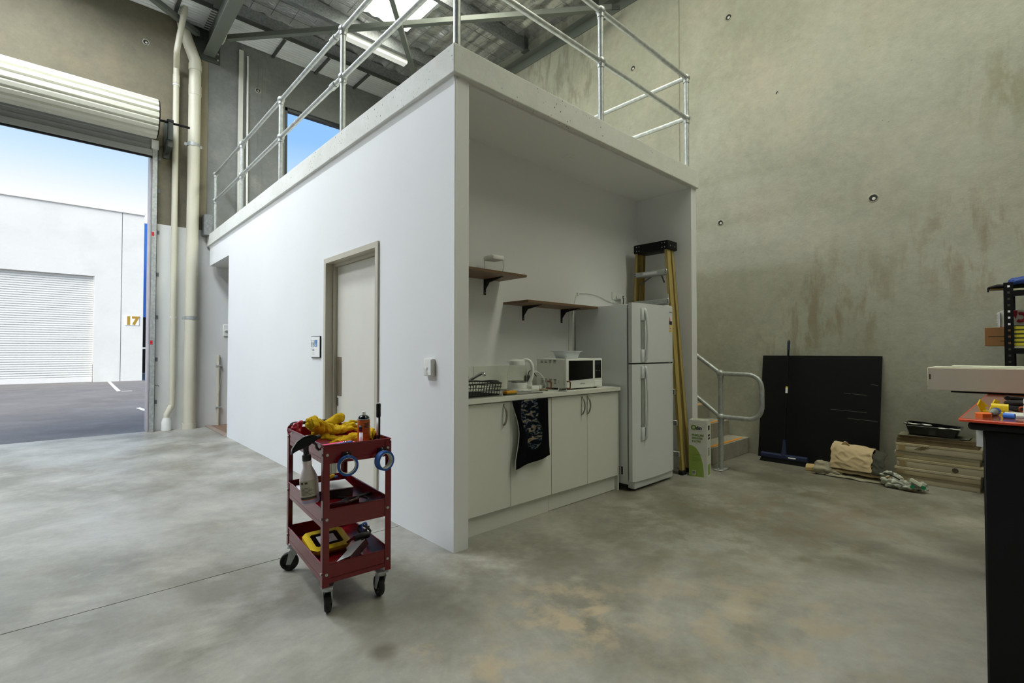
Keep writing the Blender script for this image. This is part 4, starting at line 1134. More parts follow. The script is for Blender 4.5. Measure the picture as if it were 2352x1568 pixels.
def hemf(u, v):
    p = Vector(tf(0, .18 + v * .82)); return (p.x - .004 + .008 * u, p.y + .004 - .003 * u, p.z)
put('hem', G().sheet(hemf, 1, 30, .003), M_LGREY, tw, smooth=180)

# ------------------------------------------------------------------ sprayer carton at the stair foot
A_, B_ = Vector((2.785, -.069, 0)), Vector((2.818, -.236, 0))
er = (B_ - A_).normalized(); ez = Vector((0, 0, 1)); en = er.cross(ez); W_, D_, H_ = .170, .146, .548
ed = -en
cb = thing('sprayer_carton', 'white and green sprayer carton standing by the stair foot', 'carton', (A_ + B_) / 2 + ed * D_ / 2)
M_CARD = mat('white_card', '#dcdcd2', .6, var=.03)
M_GREEN = mat('lime_print', '#93ad4e', .6, var=.03)
M_DGREEN = mat('dark_green_print', '#6d8a2c', .6)
def P_(a, b, z, d=0.0): return A_ + er * a + ez * z + ed * b + en * d
def slabq(a0, a1, b0, b1, z0, z1):
    return G().prism([P_(a0, b0, z0), P_(a1, b0, z0), P_(a1, b1, z0), P_(a0, b1, z0)], (0, 0, z1 - z0))
t_ = .004
for nm, q in (('front_panel', (0, W_, 0, t_)), ('back_panel', (0, W_, D_ - t_, D_)), ('side_panel', (0, t_, t_, D_ - t_)), ('side_panel', (W_ - t_, W_, t_, D_ - t_))):
    f_ = put(nm, slabq(*q, 0, H_), M_CARD, cb, smooth=0)
    if nm == 'front_panel': front_ = f_
put('bottom_panel', slabq(t_, W_ - t_, t_, D_ - t_, .002, .006), M_CARD, cb, smooth=0)
put('tucked_flap', G().prism([P_(t_, t_, H_ - .01), P_(W_ - t_, t_, H_ - .01), P_(W_ - t_, D_ - t_, H_ - .03), P_(t_, D_ - t_, H_ - .03)], (0, 0, .003)), M_CARD, cb, smooth=0)
gp = [P_(.002, 0, .002, .0004)]
for k in range(13):
    a = PI / 2 * k / 12
    gp.append(P_(.002 + .138 * math.cos(a) ** .8, 0, .002 + .30 * math.sin(a), .0004))
put('green_field', G().prism(gp, en * .0006), M_GREEN, front_, smooth=0)
text('lettering', 'O', .062, P_(.022, 0, .455, .0012), er, ez, M_DGREEN, front_, .0003, .0035)
text('lettering', 'din', .048, P_(.066, 0, .457, .0012), er, ez, M_BLACK, front_, .0003, .0016)
put('leaf_mark', G().prism([P_(.124, 0, .490, .001), P_(.138, 0, .481, .001), P_(.150, 0, .497, .001), P_(.138, 0, .486, .001)], en * .0006), M_DGREEN, front_, smooth=0)
put('tagline', slabq(.088, .135, -.0012, 0, .443, .446), M_LGREY, front_, smooth=0)
for k, s in enumerate(('PRESSURE', 'SPRAYER', '8 LITRE')):
    text('lettering', s, .0255, P_(.030, 0, .394 - k * .030, .0012), er, ez, M_DGREEN, front_, .0003, .0009)
for k in range(6): put('print_line', slabq(.03, .12 - (k % 3) * .012, -.0016, 0, .215 - k * .011 - (.008 if k > 1 else 0), .2175 - k * .011 - (.008 if k > 1 else 0)), M_DGREEN, front_, smooth=0)
bc = put('barcode_patch', slabq(.03, .065, -.0016, 0, .018, .058), M_CARD, front_, smooth=0)
for k in range(6): put('bar', slabq(.034 + k * .0048, .0365 + k * .0048, -.0022, 0, .026, .052), M_BLACK, bc, smooth=0)
def side_print(z0, z1, b0, b1, m_): put('side_print', G().prism([P_(W_, b0, z0, 0), P_(W_, b1, z0, 0), P_(W_, b1, z1, 0), P_(W_, b0, z1, 0)], er * .0006), m_, cb, smooth=0)
side_print(.45, .495, .05, .10, M_BLACK); side_print(.39, .41, .04, .11, M_SLOT); side_print(.36, .38, .04, .11, M_SLOT); side_print(.20, .28, .06, .085, M_SLOT); side_print(.02, .12, .03, .12, M_GREEN)

# ------------------------------------------------------------------ black sheet leaning on the wall
bb = thing('black_sheet', 'large scratched black sheet leaning against the concrete wall', 'sheet', (4.25, -.77, 0))
tilt = [(4.222, 0.0), (4.336, 1.170)]
g = G().prism([(4.222, -.180, .002), (4.234, -.180, .004), (4.352, -.205, 1.170), (4.340, -.205, 1.168)], (0, -1.14, 0))
M_BSHEET = mat('black_board', '#0b0d0d', .5, var=.25, vscale=3, spec=.3)
put('board', g, M_BSHEET, bb, smooth=0)
for y0, y1, z in ((-1.02, -1.08, .78), (-1.09, -1.22, .775), (-.90, -1.22, .60), (-1.05, -1.31, .52), (-1.25, -1.31, .88)):
    x = 4.222 + .118 * z / 1.17 - .0022
    put('scratch', G().prism([(x, y0, z), (x, y1, z - .008), (x, y1, z - .0055), (x, y0, z + .002)], (.0012, 0, 0)), mat('scratch_grey', '#7d7f78', .7), bb, smooth=0)

# ------------------------------------------------------------------ broom
bm_ = thing('broom', 'blue push broom leaning against the black sheet', 'broom', (4.06, -.51, 0))
M_BLUE = mat('navy_blue_plastic', '#1c2747', .4, var=.08)
g = G()
prof = [(-.030, .045), (-.034, .06), (-.028, .085), (-.012, .096), (.012, .096), (.028, .085), (.034, .06), (.030, .045)]
g.prism([(4.045 + a, -.285, b) for a, b in prof], (0, -.46, 0))
hd = put('head', g, M_BLUE, bm_)
put('bristles', loft([[(4.02, -.29, .046), (4.075, -.29, .046), (4.075, -.74, .046), (4.02, -.74, .046)], [(4.005, -.275, .0), (4.075, -.275, .0), (4.075, -.755, .0), (4.005, -.755, .0)]]), M_BLACKM, bm_, smooth=0)
put('handle_socket', G().tube([(4.05, -.515, .08), (4.065, -.513, .17), (4.08, -.512, .25)], [.035, .02, .016], 14), M_BLUE, bm_)
put('head_label', G().prism([(4.012, -.565, .065), (4.012, -.64, .065), (4.018, -.64, .082), (4.018, -.565, .082)], (-.001, 0, 0)), M_PAPER, hd, smooth=0)
ht = Vector((4.318, -.492, 1.352)); hb = Vector((4.068, -.512, .20))
def on(t): return hb + (ht - hb) * t
put('pole', G().cyl(on(0), on(.92), .0115, seg=14), M_BLACKM, bm_)
put('blue_grip', G().cyl(on(.90), on(.965), .0145, seg=14), M_BLUE, bm_)
put('grip_tip', G().tube([on(.962), on(.985), on(1.0)], [.015, .014, .006], 14), M_BLACK, bm_)
put('pole_label', G().cyl(on(.48), on(.53), .0119, seg=14), M_PAPER, bm_)
put('pole_band', G().cyl(on(.53), on(.542), .0119, seg=14), M_YEL, bm_)

# ------------------------------------------------------------------ cloths, bag, offcut
M_CANVAS = mat('cream_canvas', '#c9b591', .95, var=.08, vscale=5, spec=.1)
M_GCLOTH = mat('grey_dust_sheet', '#a29c88', .95, var=.1, vscale=6, bump=.3, bscale=200, spec=.1)
M_DCLOTH = mat('dark_stained_canvas', '#4b4b43', .95, var=.15, vscale=9, spec=.1)
def folded(name, m, parent, y0, y1, xf, xb, z0, z1, n=26, seed=0, layers=3, sag=0.0):
    """a folded stack of cloth: rounded slab with layered front edge and rumpled top"""
    rings = []
    for i in range(n + 1):
        t = i / n; y = y0 + (y1 - y0) * t
        end = min(1, math.sin(PI * min(max(t, .02), .98)) * 4) ** .5
        h = (z1 - sag * t - z0)
        r = []
        K = 12
        for k in range(K + 1):      # front face, bottom to top
            v = k / K
            bul = .018 * abs(math.sin(PI * v * layers)) + .022 * noise.noise(Vector((y * 9, v * 3, seed))) + .012 * noise.noise(Vector((y * 26 + v * 6, v * 5, seed)))
            r.append((xf + .02 - bul * end + .05 * v * v, y, z0 + h * v * (.9 + .1 * end) + .012 * noise.noise(Vector((y * 12, v * 2, seed + 4)))))
        for k in range(1, 7):       # top
            v = k / 6
            r.append((xf + .07 + (xb - xf - .07) * v, y, z0 + h * (.9 + .1 * end) + .026 * noise.noise(Vector((y * 10, v * 4, seed + 9)))))
        r.append((xb, y, z0))
        rings.append(r)
    return put(name, loft(rings), m, parent, smooth=60)
dc = thing('canvas_drop_cloth', 'cream canvas drop cloth folded in a thick stack', 'drop cloth', (3.92, -1.2, .05))
def layer(name, m, y0, y1, xf, xb, z0, z1, seed):
    """one folded thickness of cloth: rounded fold at the front, wavy along its length"""
    def f(u, v):
        y = y0 + (y1 - y0) * u
        a = -PI / 2 + PI * v                      # round the front fold, from underside to top
        w = .010 * noise.noise(Vector((y * 14, seed, 0)))
        zc, h = (z0 + z1) / 2, (z1 - z0) / 2
        if v < .25: x = xb + (xf - xb) * (v / .25); z = z0
        elif v > .75: x = xf + (xb - xf) * ((v - .75) / .25); z = z1
        else:
            q = (v - .5) / .25 * PI / 2
            x = xf - h * math.cos(q); z = zc + h * math.sin(q)
        return (x + w, y, z + .010 * noise.noise(Vector((y * 11, x * 14, seed + 3))) + .006 * noise.noise(Vector((y * 30, x * 9, seed))))
    return put(name, G().sheet(f, 40, 32, .003), m, dc, smooth=180)
layer('fold', M_CANVAS, -1.02, -1.47, 3.80, 4.0, .046, .072, 5)
layer('fold', M_CANVAS, -1.03, -1.325, 3.815, 4.0, .076, .118, 2)
layer('fold', M_CANVAS, -1.02, -1.33, 3.83, 4.0, .122, .170, 3)
layer('fold', M_CANVAS, -1.03, -1.33, 3.84, 4.0, .174, .218, 4)
layer('fold', M_CANVAS, -1.02, -1.325, 3.855, 4.0, .222, .262, 6)
def drape(y0, y1, seed, zt0, zt1, zb, lift=0.0):
    def f(u, v):
        y = y0 + (y1 - y0) * u
        zt = zt0 + (zt1 - zt0) * u
        n1 = noise.noise(Vector((y * 10, v * 2.2, seed))); n2 = noise.noise(Vector((y * 22 + v * 7, v * 6, seed + 2)))
        cr = (1 - abs(noise.noise(Vector((y * 7 + v * 1.5, v * 3.4 - y * 4, seed + 7))))) ** 5
        if v < .3: t = v / .3; x = 4.0 - .13 * t; z = zt - .012 * t * t
        else:
            t = (v - .3) / .7; x = 3.87 - .085 * t ** .6; z = zt - .012 - (zt - .012 - zb) * t
        return (x + .010 * n1 + .006 * n2 - .010 * cr * min(1, v * 2), y + .012 * noise.noise(Vector((v * 6, seed, u * 2))), z + .013 * n1 * (1 - v) + .008 * cr * (1 - v) + .008 * noise.noise(Vector((y * 16, seed, 1))))
    return f
put('draped_flap', G().sheet(drape(-1.015, -1.345, 1, .312, .270, .085), 56, 44, .004), M_CANVAS, dc, smooth=180)
put('stained_flap', G().sheet(drape(-1.352, -1.435, 1, .262, .235, .075), 20, 36, .004), M_DCLOTH, dc, smooth=180)
def earf(u, v):
    return (3.90 - .02 * v + .02 * u, -1.09 - .06 * u, .29 + .035 * math.sin(PI * u) * v + .012 * v)
put('loose_corner', G().sheet(earf, 8, 5, .004), M_CANVAS, dc, smooth=180)
gs = thing('grey_dust_sheet', 'grey dust sheet rolled under the canvas drop cloth', 'dust sheet', (3.82, -1.1, 0))
organic('rolled_end', [('c', [(3.78, -.90, .05), (3.80, -1.0, .05)], .045), ('c', [(3.82, -.91, .09), (3.84, -1.02, .085)], .045), ('c', [(3.90, -.90, .07), (3.92, -1.02, .07)], .05), ('c', [(3.78, -.93, .03), (3.8, -1.1, .03)], .03)], M_GCLOTH, gs, .009, 4, .012, 16, 3, crease=1.2)
folded('flat_layer', M_GCLOTH, gs, -.98, -1.50, 3.75, 3.98, .0, .034, n=26, seed=8, layers=1.0, sag=.012)
M_BAG = mat('milky_plastic_film', '#b4b7aa', .22, var=.35, vscale=18)
M_RAG = mat('paint_rag', '#b9b3a0', .9, var=.3, vscale=22, bump=.4)
pbg = thing('plastic_bag', 'crumpled clear plastic bag of painting scraps', 'plastic bag', (3.72, -1.6, 0))
organic('film', [('e', (3.72, -1.52, .045), .07, (.9, 1.2, .6)), ('e', (3.70, -1.62, .045), .075, (.9, 1.2, .55)), ('e', (3.71, -1.70, .05), .06, (.9, 1.0, .75)), ('c', [(3.76, -1.43, .10), (3.77, -1.50, .12), (3.76, -1.57, .085)], [.02, .03, .025]), ('c', [(3.72, -1.45, .05), (3.70, -1.73, .04)], .035)], M_BAG, pbg, .006, 1, .016, 30, 5, crease=2.0)
organic('rag', [('e', (3.72, -1.53, .036), .045, (.9, 1.2, .55)), ('e', (3.71, -1.64, .034), .05, (.8, 1.1, .5))], M_RAG, pbg, .006, 1, .010, 40, 8, crease=1.5)
organic('tan_offcut', [('c', [(3.69, -1.56, .03), (3.68, -1.66, .025)], .016)], mat('tan_scrap', '#9a7350', .9, var=.2), pbg, .005, 1, .004, 40, 2)
put('white_packet', G().obox((3.665, -1.685, .088), (.05, .09, .03), Matrix.Rotation(.5, 3, 'X') @ Matrix.Rotation(.2, 3, 'Y'), .004, 1), mat('pale_green_white', '#d3d8c4', .5), pbg)
put('black_strip', G().tube(spline([(3.70, -1.455, .118), (3.695, -1.51, .112), (3.69, -1.57, .085)], 5), [.006] * 11, 8), M_BLACK, pbg)
put('green_cap', G().cyl((3.645, -1.66, .05), (3.635, -1.665, .052), .016, seg=12), mat('green_cap_plastic', '#1f7a4d', .4), pbg)
put('green_cap', G().cyl((3.650, -1.735, .055), (3.640, -1.738, .057), .016, seg=12), mat('green_cap_plastic', '#1f7a4d', .4), pbg)
oc = tag(put('timber_offcut', G().obox((3.955, -.80, .02), (.20, .09, .035), Matrix.Rotation(.25, 3, 'Z'), .003, 1), wood('pale_pine', '#bfa06c', '#d3ba88', .7, 0)), 'pale pine offcut poking out beside the dust sheet', 'timber')

# ------------------------------------------------------------------ stack of carton boxes, boards and the paint tray
M_TCARD = mat('cream_cardboard', '#b5a888', .8, var=.14, vscale=5, bump=.1, bscale=60)
M_TCARD2 = mat('pale_cardboard', '#bdb399', .8, var=.14, vscale=4, bump=.1, bscale=60)
boxes = [(0, .071, -1.50, -2.062, 4.045, 'flat cream carton lying on the floor, lowest of the stack'),
         (.072, .138, -1.48, -2.066, 4.035, 'flat cream carton with torn top edge, second lowest of the stack'),
         (.139, .221, -1.495, -2.088, 4.04, 'flat cream carton with a round hole, middle of the stack'),
         (.222, .284, -1.478, -2.063, 4.045, 'flat cream carton second from the top of the stack'),
         (.285, .364, -1.49, -2.080, 4.035, 'scuffed cream carton directly under the fibreboards')]
M_TAPE = mat('brown_tape', '#a08d66', .4)
for i, (z0, z1, ya, yb, xf, lab) in enumerate(boxes):
    t = thing('flat_carton', lab, 'carton', (4.18, (ya + yb) / 2, z0), group='stacked flat cartons')
    put('carton_body', G().box((xf, yb, z0), (4.325, ya, z1), .004, 2), M_TCARD if i % 2 else M_TCARD2, t)
    put('lid_edge', G().box((xf - .0025, yb - .002, z1 - .022), (4.32, ya + .002, z1 - .001), .002, 1), M_TCARD2 if i % 2 else M_TCARD, t)
    put('tape_end', G().box((xf - .0032, ya - .07, z0 + .012), (xf - .002, ya - .02, z1 - .02)), M_TAPE, t, smooth=0)
    if i == 2: put('punched_hole', G().cyl((xf - .0035, -1.905, z0 + .028), (xf - .002, -1.905, z0 + .028), .022, seg=18), mat('hole_dark', '#4d4534', .9), t)
    if i == 4:
        for k in range(3): put('scuff_mark', G().obox((xf - .003, -1.66 - k * .02, z0 + .045), (.001, .07, .006), Matrix.Rotation(-.5, 3, 'X')), mat('scuff_brown', '#6a5839', .9), t, smooth=0)
M_MDF = mat('fibreboard', '#7d6748', .8, var=.1, vscale=20)
M_MDFT = mat('dusty_board_face', '#74705c', .85, var=.12, vscale=4)
for k in range(4):
    z = .3655 + k * .018
    t = thing('fibreboard', 'brown fibreboard offcut, ' + ('lowest', 'second lowest', 'second from top', 'dusty topmost')[k] + ' of the four on the cartons', 'board', (4.18, -1.77, z), group='fibreboard offcuts')
    put('core', G().box((4.04 + .004 * (k % 2), -2.058 + .006 * k, z), (4.32, -1.492 - .004 * k, z + .0145), .001, 1), M_MDF, t, smooth=0)
    put('face', G().box((4.041 + .004 * (k % 2), -2.057 + .006 * k, z + .0146), (4.319, -1.493 - .004 * k, z + .0168)), M_MDFT, t, smooth=0)
tag(put('thin_card', G().obox((4.14, -1.72, .4405), (.22, .42, .004), Matrix.Rotation(.06, 3, 'Z')), mat('grey_card', '#8f8b76', .8), smooth=0), 'thin grey card sticking out under the paint tray', 'card')
tag(put('thin_card', G().obox((4.16, -1.79, .4455), (.20, .42, .004), Matrix.Rotation(-.05, 3, 'Z')), mat('grey_card2', '#7d7a66', .8), smooth=0), 'darker thin card directly beneath the paint tray', 'card')
pt = thing('paint_tray', 'black plastic roller tray splashed with white paint', 'paint tray', (4.15, -1.75, .448))
def tr(hx, hy, z, dz=0.0):
    return [(x, y, zz + (dz if y > -1.75 else 0)) for x, y, zz in rrect(hx, hy, .025, z, (4.15, -1.75), 4)]
put('tray_shell', loft([tr(.10, .165, .449), tr(.115, .18, .50, .01), tr(.128, .188, .524, .02), tr(.14, .20, .526, .02), tr(.14, .20, .531, .02), tr(.122, .182, .530, .02), tr(.10, .165, .458)]), M_BLACKG, pt)
for k in range(12):
    y = -1.57 - k * .032; z = .533 + .02 * (1 if y > -1.75 else 0)
    put('paint_splash', G().ball((4.02 + .016 * math.sin(k * 2.1), y, z), .008 + .006 * (k % 3), 8, (1.0, 1.5, .25)), M_WHITEM, pt)
put('paint_run', G().box((4.008, -1.92, .533), (4.014, -1.58, .535)), M_WHITEM, pt, smooth=0)

# ------------------------------------------------------------------ workbench at the right edge
BZ = .99
wb = thing('workbench', 'dark red laminate bench with black panel leg', 'workbench', (1.4, -2.6, 0))
M_BTOP = mat('red_brown_laminate', '#8f4a35', .12, var=.04, coat=.5)
put('bench_top', G().box((.515, -3.05, BZ - .012), (2.5, -2.228, BZ), .002, 1), M_BTOP, wb, smooth=0)
put('top_edging', G().box((.508, -3.05, BZ - .011), (.516, -2.226, BZ - .001), .003, 1), mat('orange_red_edging', '#cc4018', .35), wb)
put('top_edging', G().box((.512, -2.229, BZ - .011), (2.5, -2.224, BZ - .001), .002, 1), mat('orange_red_edging', '#cc4018', .35), wb)
put('front_beam', G().box((.53, -3.0, BZ - .040), (.585, -2.246, BZ - .012), .012, 3), M_BLACKM, wb)
put('side_beam', G().box((.56, -2.33, BZ - .040), (2.45, -2.29, BZ - .012), .004, 1), M_BLACKM, wb)
put('panel_leg', G().box((.555, -2.95, .0), (.60, -2.282, BZ - .038), .006, 1), M_BLACKM, wb)
put('panel_leg', G().box((2.30, -2.95, .0), (2.35, -2.30, BZ - .038), .006, 1), M_BLACKM, wb)
tag(put('paper_tag', G().box((.61, -2.280, .885), (.613, -2.262, .949)), M_LGREY, smooth=0), 'pale paper strip hanging under the bench beside its leg', 'paper')['group'] = 'bench bits'
lx = thing('long_carton', 'long white corrugated carton lying across the bench', 'carton', (1.97, -2.45, BZ))
M_LCARD = mat('offwhite_corrugated', '#cabfa9', .75, var=.04, vscale=3)
put('carton_body', G().box((1.885, -3.0, BZ + .010), (2.06, -1.982, 1.127), .003, 1), M_LCARD, lx)
put('dark_foot', G().box((1.90, -2.98, BZ), (2.05, -2.08, BZ + .011)), M_BLACKM, lx, smooth=0)
put('top_flap', G().box((1.89, -3.0, 1.128), (2.055, -2.00, 1.131), .001, 1), mat('white_flap', '#dcdccb', .7), lx, smooth=0)
put('top_flap', G().box((1.95, -3.0, 1.1315), (2.06, -2.08, 1.138), .001, 1), mat('white_flap', '#dcdccb', .7), lx, smooth=0)
put('end_slot', G().box((1.884, -1.996, 1.06), (1.888, -1.990, 1.09)), M_GAP, lx, smooth=0)

def bent(name, lab, parts, loc, cat):
    return thing(name, lab, cat, loc)
oc2 = tag(put('orange_clip', G().prism([(.60, -2.262, BZ), (.635, -2.258, BZ), (.675, -2.272, BZ), (.668, -2.300, BZ), (.612, -2.300, BZ), (.592, -2.280, BZ)], (0, 0, .012)), M_ORANGE, smooth=30), 'flat orange plastic clip near the bench corner', 'clip')
yc = thing('yellow_clip', 'two-pronged yellow plastic clip standing on the bench', 'clip', (.83, -2.275, BZ))
put('prong', G().prism([(.83, -2.262, BZ), (.84, -2.278, BZ), (.836, -2.274, BZ + .018), (.845, -2.285, BZ + .018), (.83, -2.262, BZ + .045), (.825, -2.255, BZ + .024)], (.012, .004, 0)), M_YEL, yc)
put('prong', G().prism([(.83, -2.285, BZ), (.84, -2.297, BZ), (.845, -2.315, BZ + .042), (.84, -2.302, BZ + .047)], (.012, .004, 0)), M_YEL, yc)
put('web', G().box((.826, -2.292, BZ), (.844, -2.268, BZ + .004)), M_YEL, yc)
ybt = thing('yellow_spool', 'yellow plastic roll lying behind the grey pen tool', 'roll', (.79, -2.31, BZ))
put('roll', G().cyl((.80, -2.292, BZ + .018), (.80, -2.338, BZ + .018), .017, seg=20), M_YEL, ybt)
put('leg_tab', G().box((.745, -2.325, BZ), (.80, -2.316, BZ + .006)), M_YEL, ybt)
pn = thing('pen_tool', 'short grey pen tool with blue collar on the bench', 'tool', (.70, -2.305, BZ))
put('barrel', G().tube([(.655, -2.300, BZ + .010), (.672, -2.301, BZ + .012), (.70, -2.305, BZ + .013)], [.005, .010, .012], 14), mat('grey_rubber', '#80857f', .6), pn)
put('collar', G().cyl((.70, -2.305, BZ + .0135), (.722, -2.309, BZ + .0135), .013, seg=14), mat('royal_blue', '#2a4fa8', .4), pn)
tag(put('plastic_stopper', G().cyl((.625, -2.330, BZ + .009), (.618, -2.358, BZ + .009), .009, seg=14), mat('bright_blue', '#2d73d9', .35)), 'small bright blue cap lying at the bench edge', 'cap')
cc = thing('cable_coil', 'coil of black cable on the bench', 'cable', (.92, -2.37, BZ))
pts = []
for k in range(90):
    a = k / 89 * 2 * PI * 3.3
    pts.append((.90 + .085 * math.cos(a), -2.405 + .075 * math.sin(a), BZ + .010 + .036 * k / 89 + .006 * math.sin(a * 1.3)))
put('cable', G().tube(pts, .0085, 8), M_RUBBER, cc)
put('terminal_ring', G().tube(arc((.81, -2.372, BZ + .018), .008, 0, 2 * PI * .98, 12, (0, 1, 0), (0, 0, 1)), .003, 6), mat('copper_ring', '#a04a26', .4, .5), cc)
pad = thing('note_pad', 'small grey notepad under the black cable coil', 'notepad', (.72, -2.38, BZ))
put('pad', G().box((.66, -2.46, BZ), (.79, -2.328, BZ + .008), .001, 1), M_LGREY, pad, smooth=0)
wj = thing('white_charger', 'white appliance edge at the right end of the bench view', 'charger', (.66, -2.42, BZ))
put('upper_shell', G().box((.64, -2.46, BZ + .048), (.72, -2.377, BZ + .068), .006, 2), mat('pinkish_white', '#e2d8d3', .4), wj)
put('lower_shell', G().box((.64, -2.46, BZ + .009), (.72, -2.377, BZ + .046), .006, 2), mat('pinkish_white', '#e2d8d3', .4), wj)

# ------------------------------------------------------------------ black shelving against the wall
su = thing('shelving_unit', 'black slotted-angle shelving unit against the concrete wall', 'shelving', (4.0, -2.75, 0))
SY0, SY1_, SXF, SXB = -2.235, -3.25, 3.75, 4.25
ZP = 1.765
def post(x, y, sx, sy):
    g = G().box((min(x, x + sx * .04), min(y, y + sy * .003), 0), (max(x, x + sx * .04), max(y, y + sy * .003), ZP)).box((min(x, x + sx * .003), min(y, y + sy * .055), 0), (max(x, x + sx * .003), max(y, y + sy * .055), ZP))
    p = put('post', g, M_BLACKM, su, smooth=0)
    return p
pf = post(SXF, SY0, 1, -1); post(SXB, SY0, -1, -1); post(SXF, SY1_, 1, 1); post(SXB, SY1_, -1, 1)
M_SLOTL = mat('slot_light', '#3e4038', .8)
for k in range(20):
    z = 1.735 - k * .05
    m_ = M_PAPER if 4 <= k <= 6 or k == 0 else (mat('slot_tan', '#6a4a30', .8) if 7 <= k <= 9 else M_SLOTL)
    put('slot', G().box((SXF - .0008, SY0 - .036, z - .008), (SXF + .001, SY0 - .022, z + .008)), m_, pf, smooth=0)
for z in (1.70, 1.245, .62, .14):
    s_ = put('shelf_beam', G().box((SXF - .002, SY1_, z - .045), (SXF + .02, SY0 - .045, z), .002, 1), M_BLACKM, su, smooth=0)
    put('shelf_board', G().box((SXF + .004, SY1_ + .003, z), (SXB - .004, SY0 - .006, z + .014)), mat('pale_board', '#b9b494', .8), su, smooth=0)
def car(name, lab, a, b, m_, cat='carton', bev=.003):
    return tag(put(name, G().box(a, b, bev, 1), m_, smooth=0), lab, cat)
bxc = thing('brown_carton', 'brown cardboard carton sticking out past the shelving post', 'carton', (4.0, -2.2, 1.26))
M_BROWN = mat('brown_cardboard', '#8b6238', .8, var=.06)
put('carton_body', G().box((3.80, -2.40, 1.262), (4.14, -2.120, 1.412), .003, 1), M_BROWN, bxc, smooth=0)
put('flap_gap', G().box((3.7985, -2.40, 1.338), (3.801, -2.14, 1.342)), mat('flap_line', '#4a3018', .9), bxc, smooth=0)
put('flap_gap', G().box((3.7985, -2.40, 1.300), (3.801, -2.21, 1.304)), mat('flap_line', '#4a3018', .9), bxc, smooth=0)
rbx = thing('printed_carton', 'white carton with red swirl print on the shelving', 'carton', (4.0, -2.5, 1.41))
put('carton_body', G().box((3.83, -2.75, 1.414), (4.16, -2.212, 1.548), .003, 1), M_CARD, rbx, smooth=0)
M_REDP = mat('crimson_print', '#a31f33', .5)
put('red_swirl', G().tube(arc((3.828, -2.325, 1.49), .030, -2.2, 1.9, 16, (0, -1, 0), (0, 0, 1)), .012, 8), M_REDP, rbx)
put('red_field', G().prism([(3.829, -2.285, 1.51), (3.829, -2.30, 1.475), (3.829, -2.31, 1.546), (3.829, -2.285, 1.546)], (-.001, 0, 0)), M_REDP, rbx, smooth=0)
put('red_field', G().prism([(3.829, -2.36, 1.547), (3.829, -2.42, 1.547), (3.829, -2.42, 1.47)], (-.001, 0, 0)), M_REDP, rbx, smooth=0)
sbk = thing('spiral_notebook', 'white spiral notebook on edge behind the shelving post', 'notebook', (3.95, -2.20, 1.413))
put('pages', G().box((3.81, -2.211, 1.413), (3.96, -2.197, 1.535), .001, 1), M_PAPER, sbk, smooth=0)
for k in range(10): put('wire_ring', G().tube(arc((3.81, -2.197, 1.42 + k * .0118), .005, 0, 2 * PI * .95, 8, (1, 0, 0), (0, 1, 0)), .0012, 6), M_PAPER, sbk)
M_YB = mat('yellow_pack', '#c2b531', .45, var=.05)
for k in range(5):
    z = 1.262 + k * .0325
    t = thing('yellow_pack', 'yellow flat pack on the shelf, ' + ('lowest', 'second lowest', 'middle', 'second from top', 'topmost')[k] + ' of the stack', 'packet', (3.78, -2.4, z), group='yellow flat packs')
    put('wrapper', G().box((3.762, -2.62, z), (3.798, -2.283, z + .0255), .003, 1), M_YB, t)
    put('dark_band', G().box((3.7615, -2.621, z + .0256), (3.7985, -2.282, z + .0318)), mat('dark_green_band', '#1f2a14', .7), t, smooth=0)
jk = thing('black_bag', 'black and yellow bag overhanging the top shelf', 'bag', (3.95, -2.2, 1.715))
organic('bag_body', [('c', [(3.80, -2.150, 1.735), (3.82, -2.20, 1.742), (3.86, -2.40, 1.745)], [.012, .020, .022]), ('c', [(3.90, -2.152, 1.735), (3.92, -2.3, 1.745)], [.014, .024])], M_BLACKM, jk, .006, 3, .004, 20, 2)
put('yellow_lining', G().prism([(3.79, -2.155, 1.722), (3.79, -2.234, 1.717), (3.90, -2.234, 1.717), (3.90, -2.155, 1.722)], (0, 0, .006)), mat('mustard_lining', '#5e4a1a', .8), jk)
put('cord_end', G().cyl((3.79, -2.146, 1.735), (3.79, -2.145, 1.70), .006, seg=8), M_BLACK, jk)
bg2 = tag(organic('blue_tarpaulin', [('c', [(3.80, -2.285, 1.775), (3.80, -2.42, 1.785)], [.028, .035]), ('c', [(3.92, -2.30, 1.79), (3.92, -2.55, 1.80)], [.03, .04])], mat('blue_tarp', '#1d3f8f', .45, var=.2, vscale=20, bump=.3), None, .008, 3, .010, 22, 6, crease=1.0), 'folded blue tarpaulin on top of the shelving', 'tarpaulin')

# ------------------------------------------------------------------ red tool trolley (local frame: u right, v back)
TC = thing('tool_trolley', 'dark red three-tier steel tool trolley on castors', 'trolley', (-.872, -.187, 0), -math.radians(5))
CW, CD = .330, .655
TIERS = [(.155, .240), (.405, .490), (.700, .785)]
def tput(n, g, m, parent=TC, **k): return put(n, g, m, parent, local=True, **k)
# angle posts
for i, (px, py, sx, sy) in enumerate(((0, 0, 1, 1), (CW, 0, -1, 1), (0, CD, 1, -1), (CW, CD, -1, -1))):
    def rng(a, s, l): return (min(a, a + s * l), max(a, a + s * l))
    x0, x1 = rng(px, sx, .030); y0, y1 = rng(py, sy, .003)
    g = G().box((x0, y0, .140), (x1, y1, .775))
    x2, x3 = rng(px, sx, .003); y2, y3 = rng(py, sy, .030)
    g.box((x2, y2, .140), (x3, y3, .775))
    p = tput('post', g, M_RED, smooth=0)
    for z0, z1 in TIERS:
        zz = (z0 + z1) / 2
        tput('bolt', G().cyl((px + sx * .018, py - sy * .004, zz), (px + sx * .018, py + sy * .002, zz), .0065, seg=10), M_GALV, p)
        tput('bolt', G().cyl((px - sx * .004, py + sy * .018, zz), (px + sx * .002, py + sy * .018, zz), .0065, seg=10), M_GALV, p)
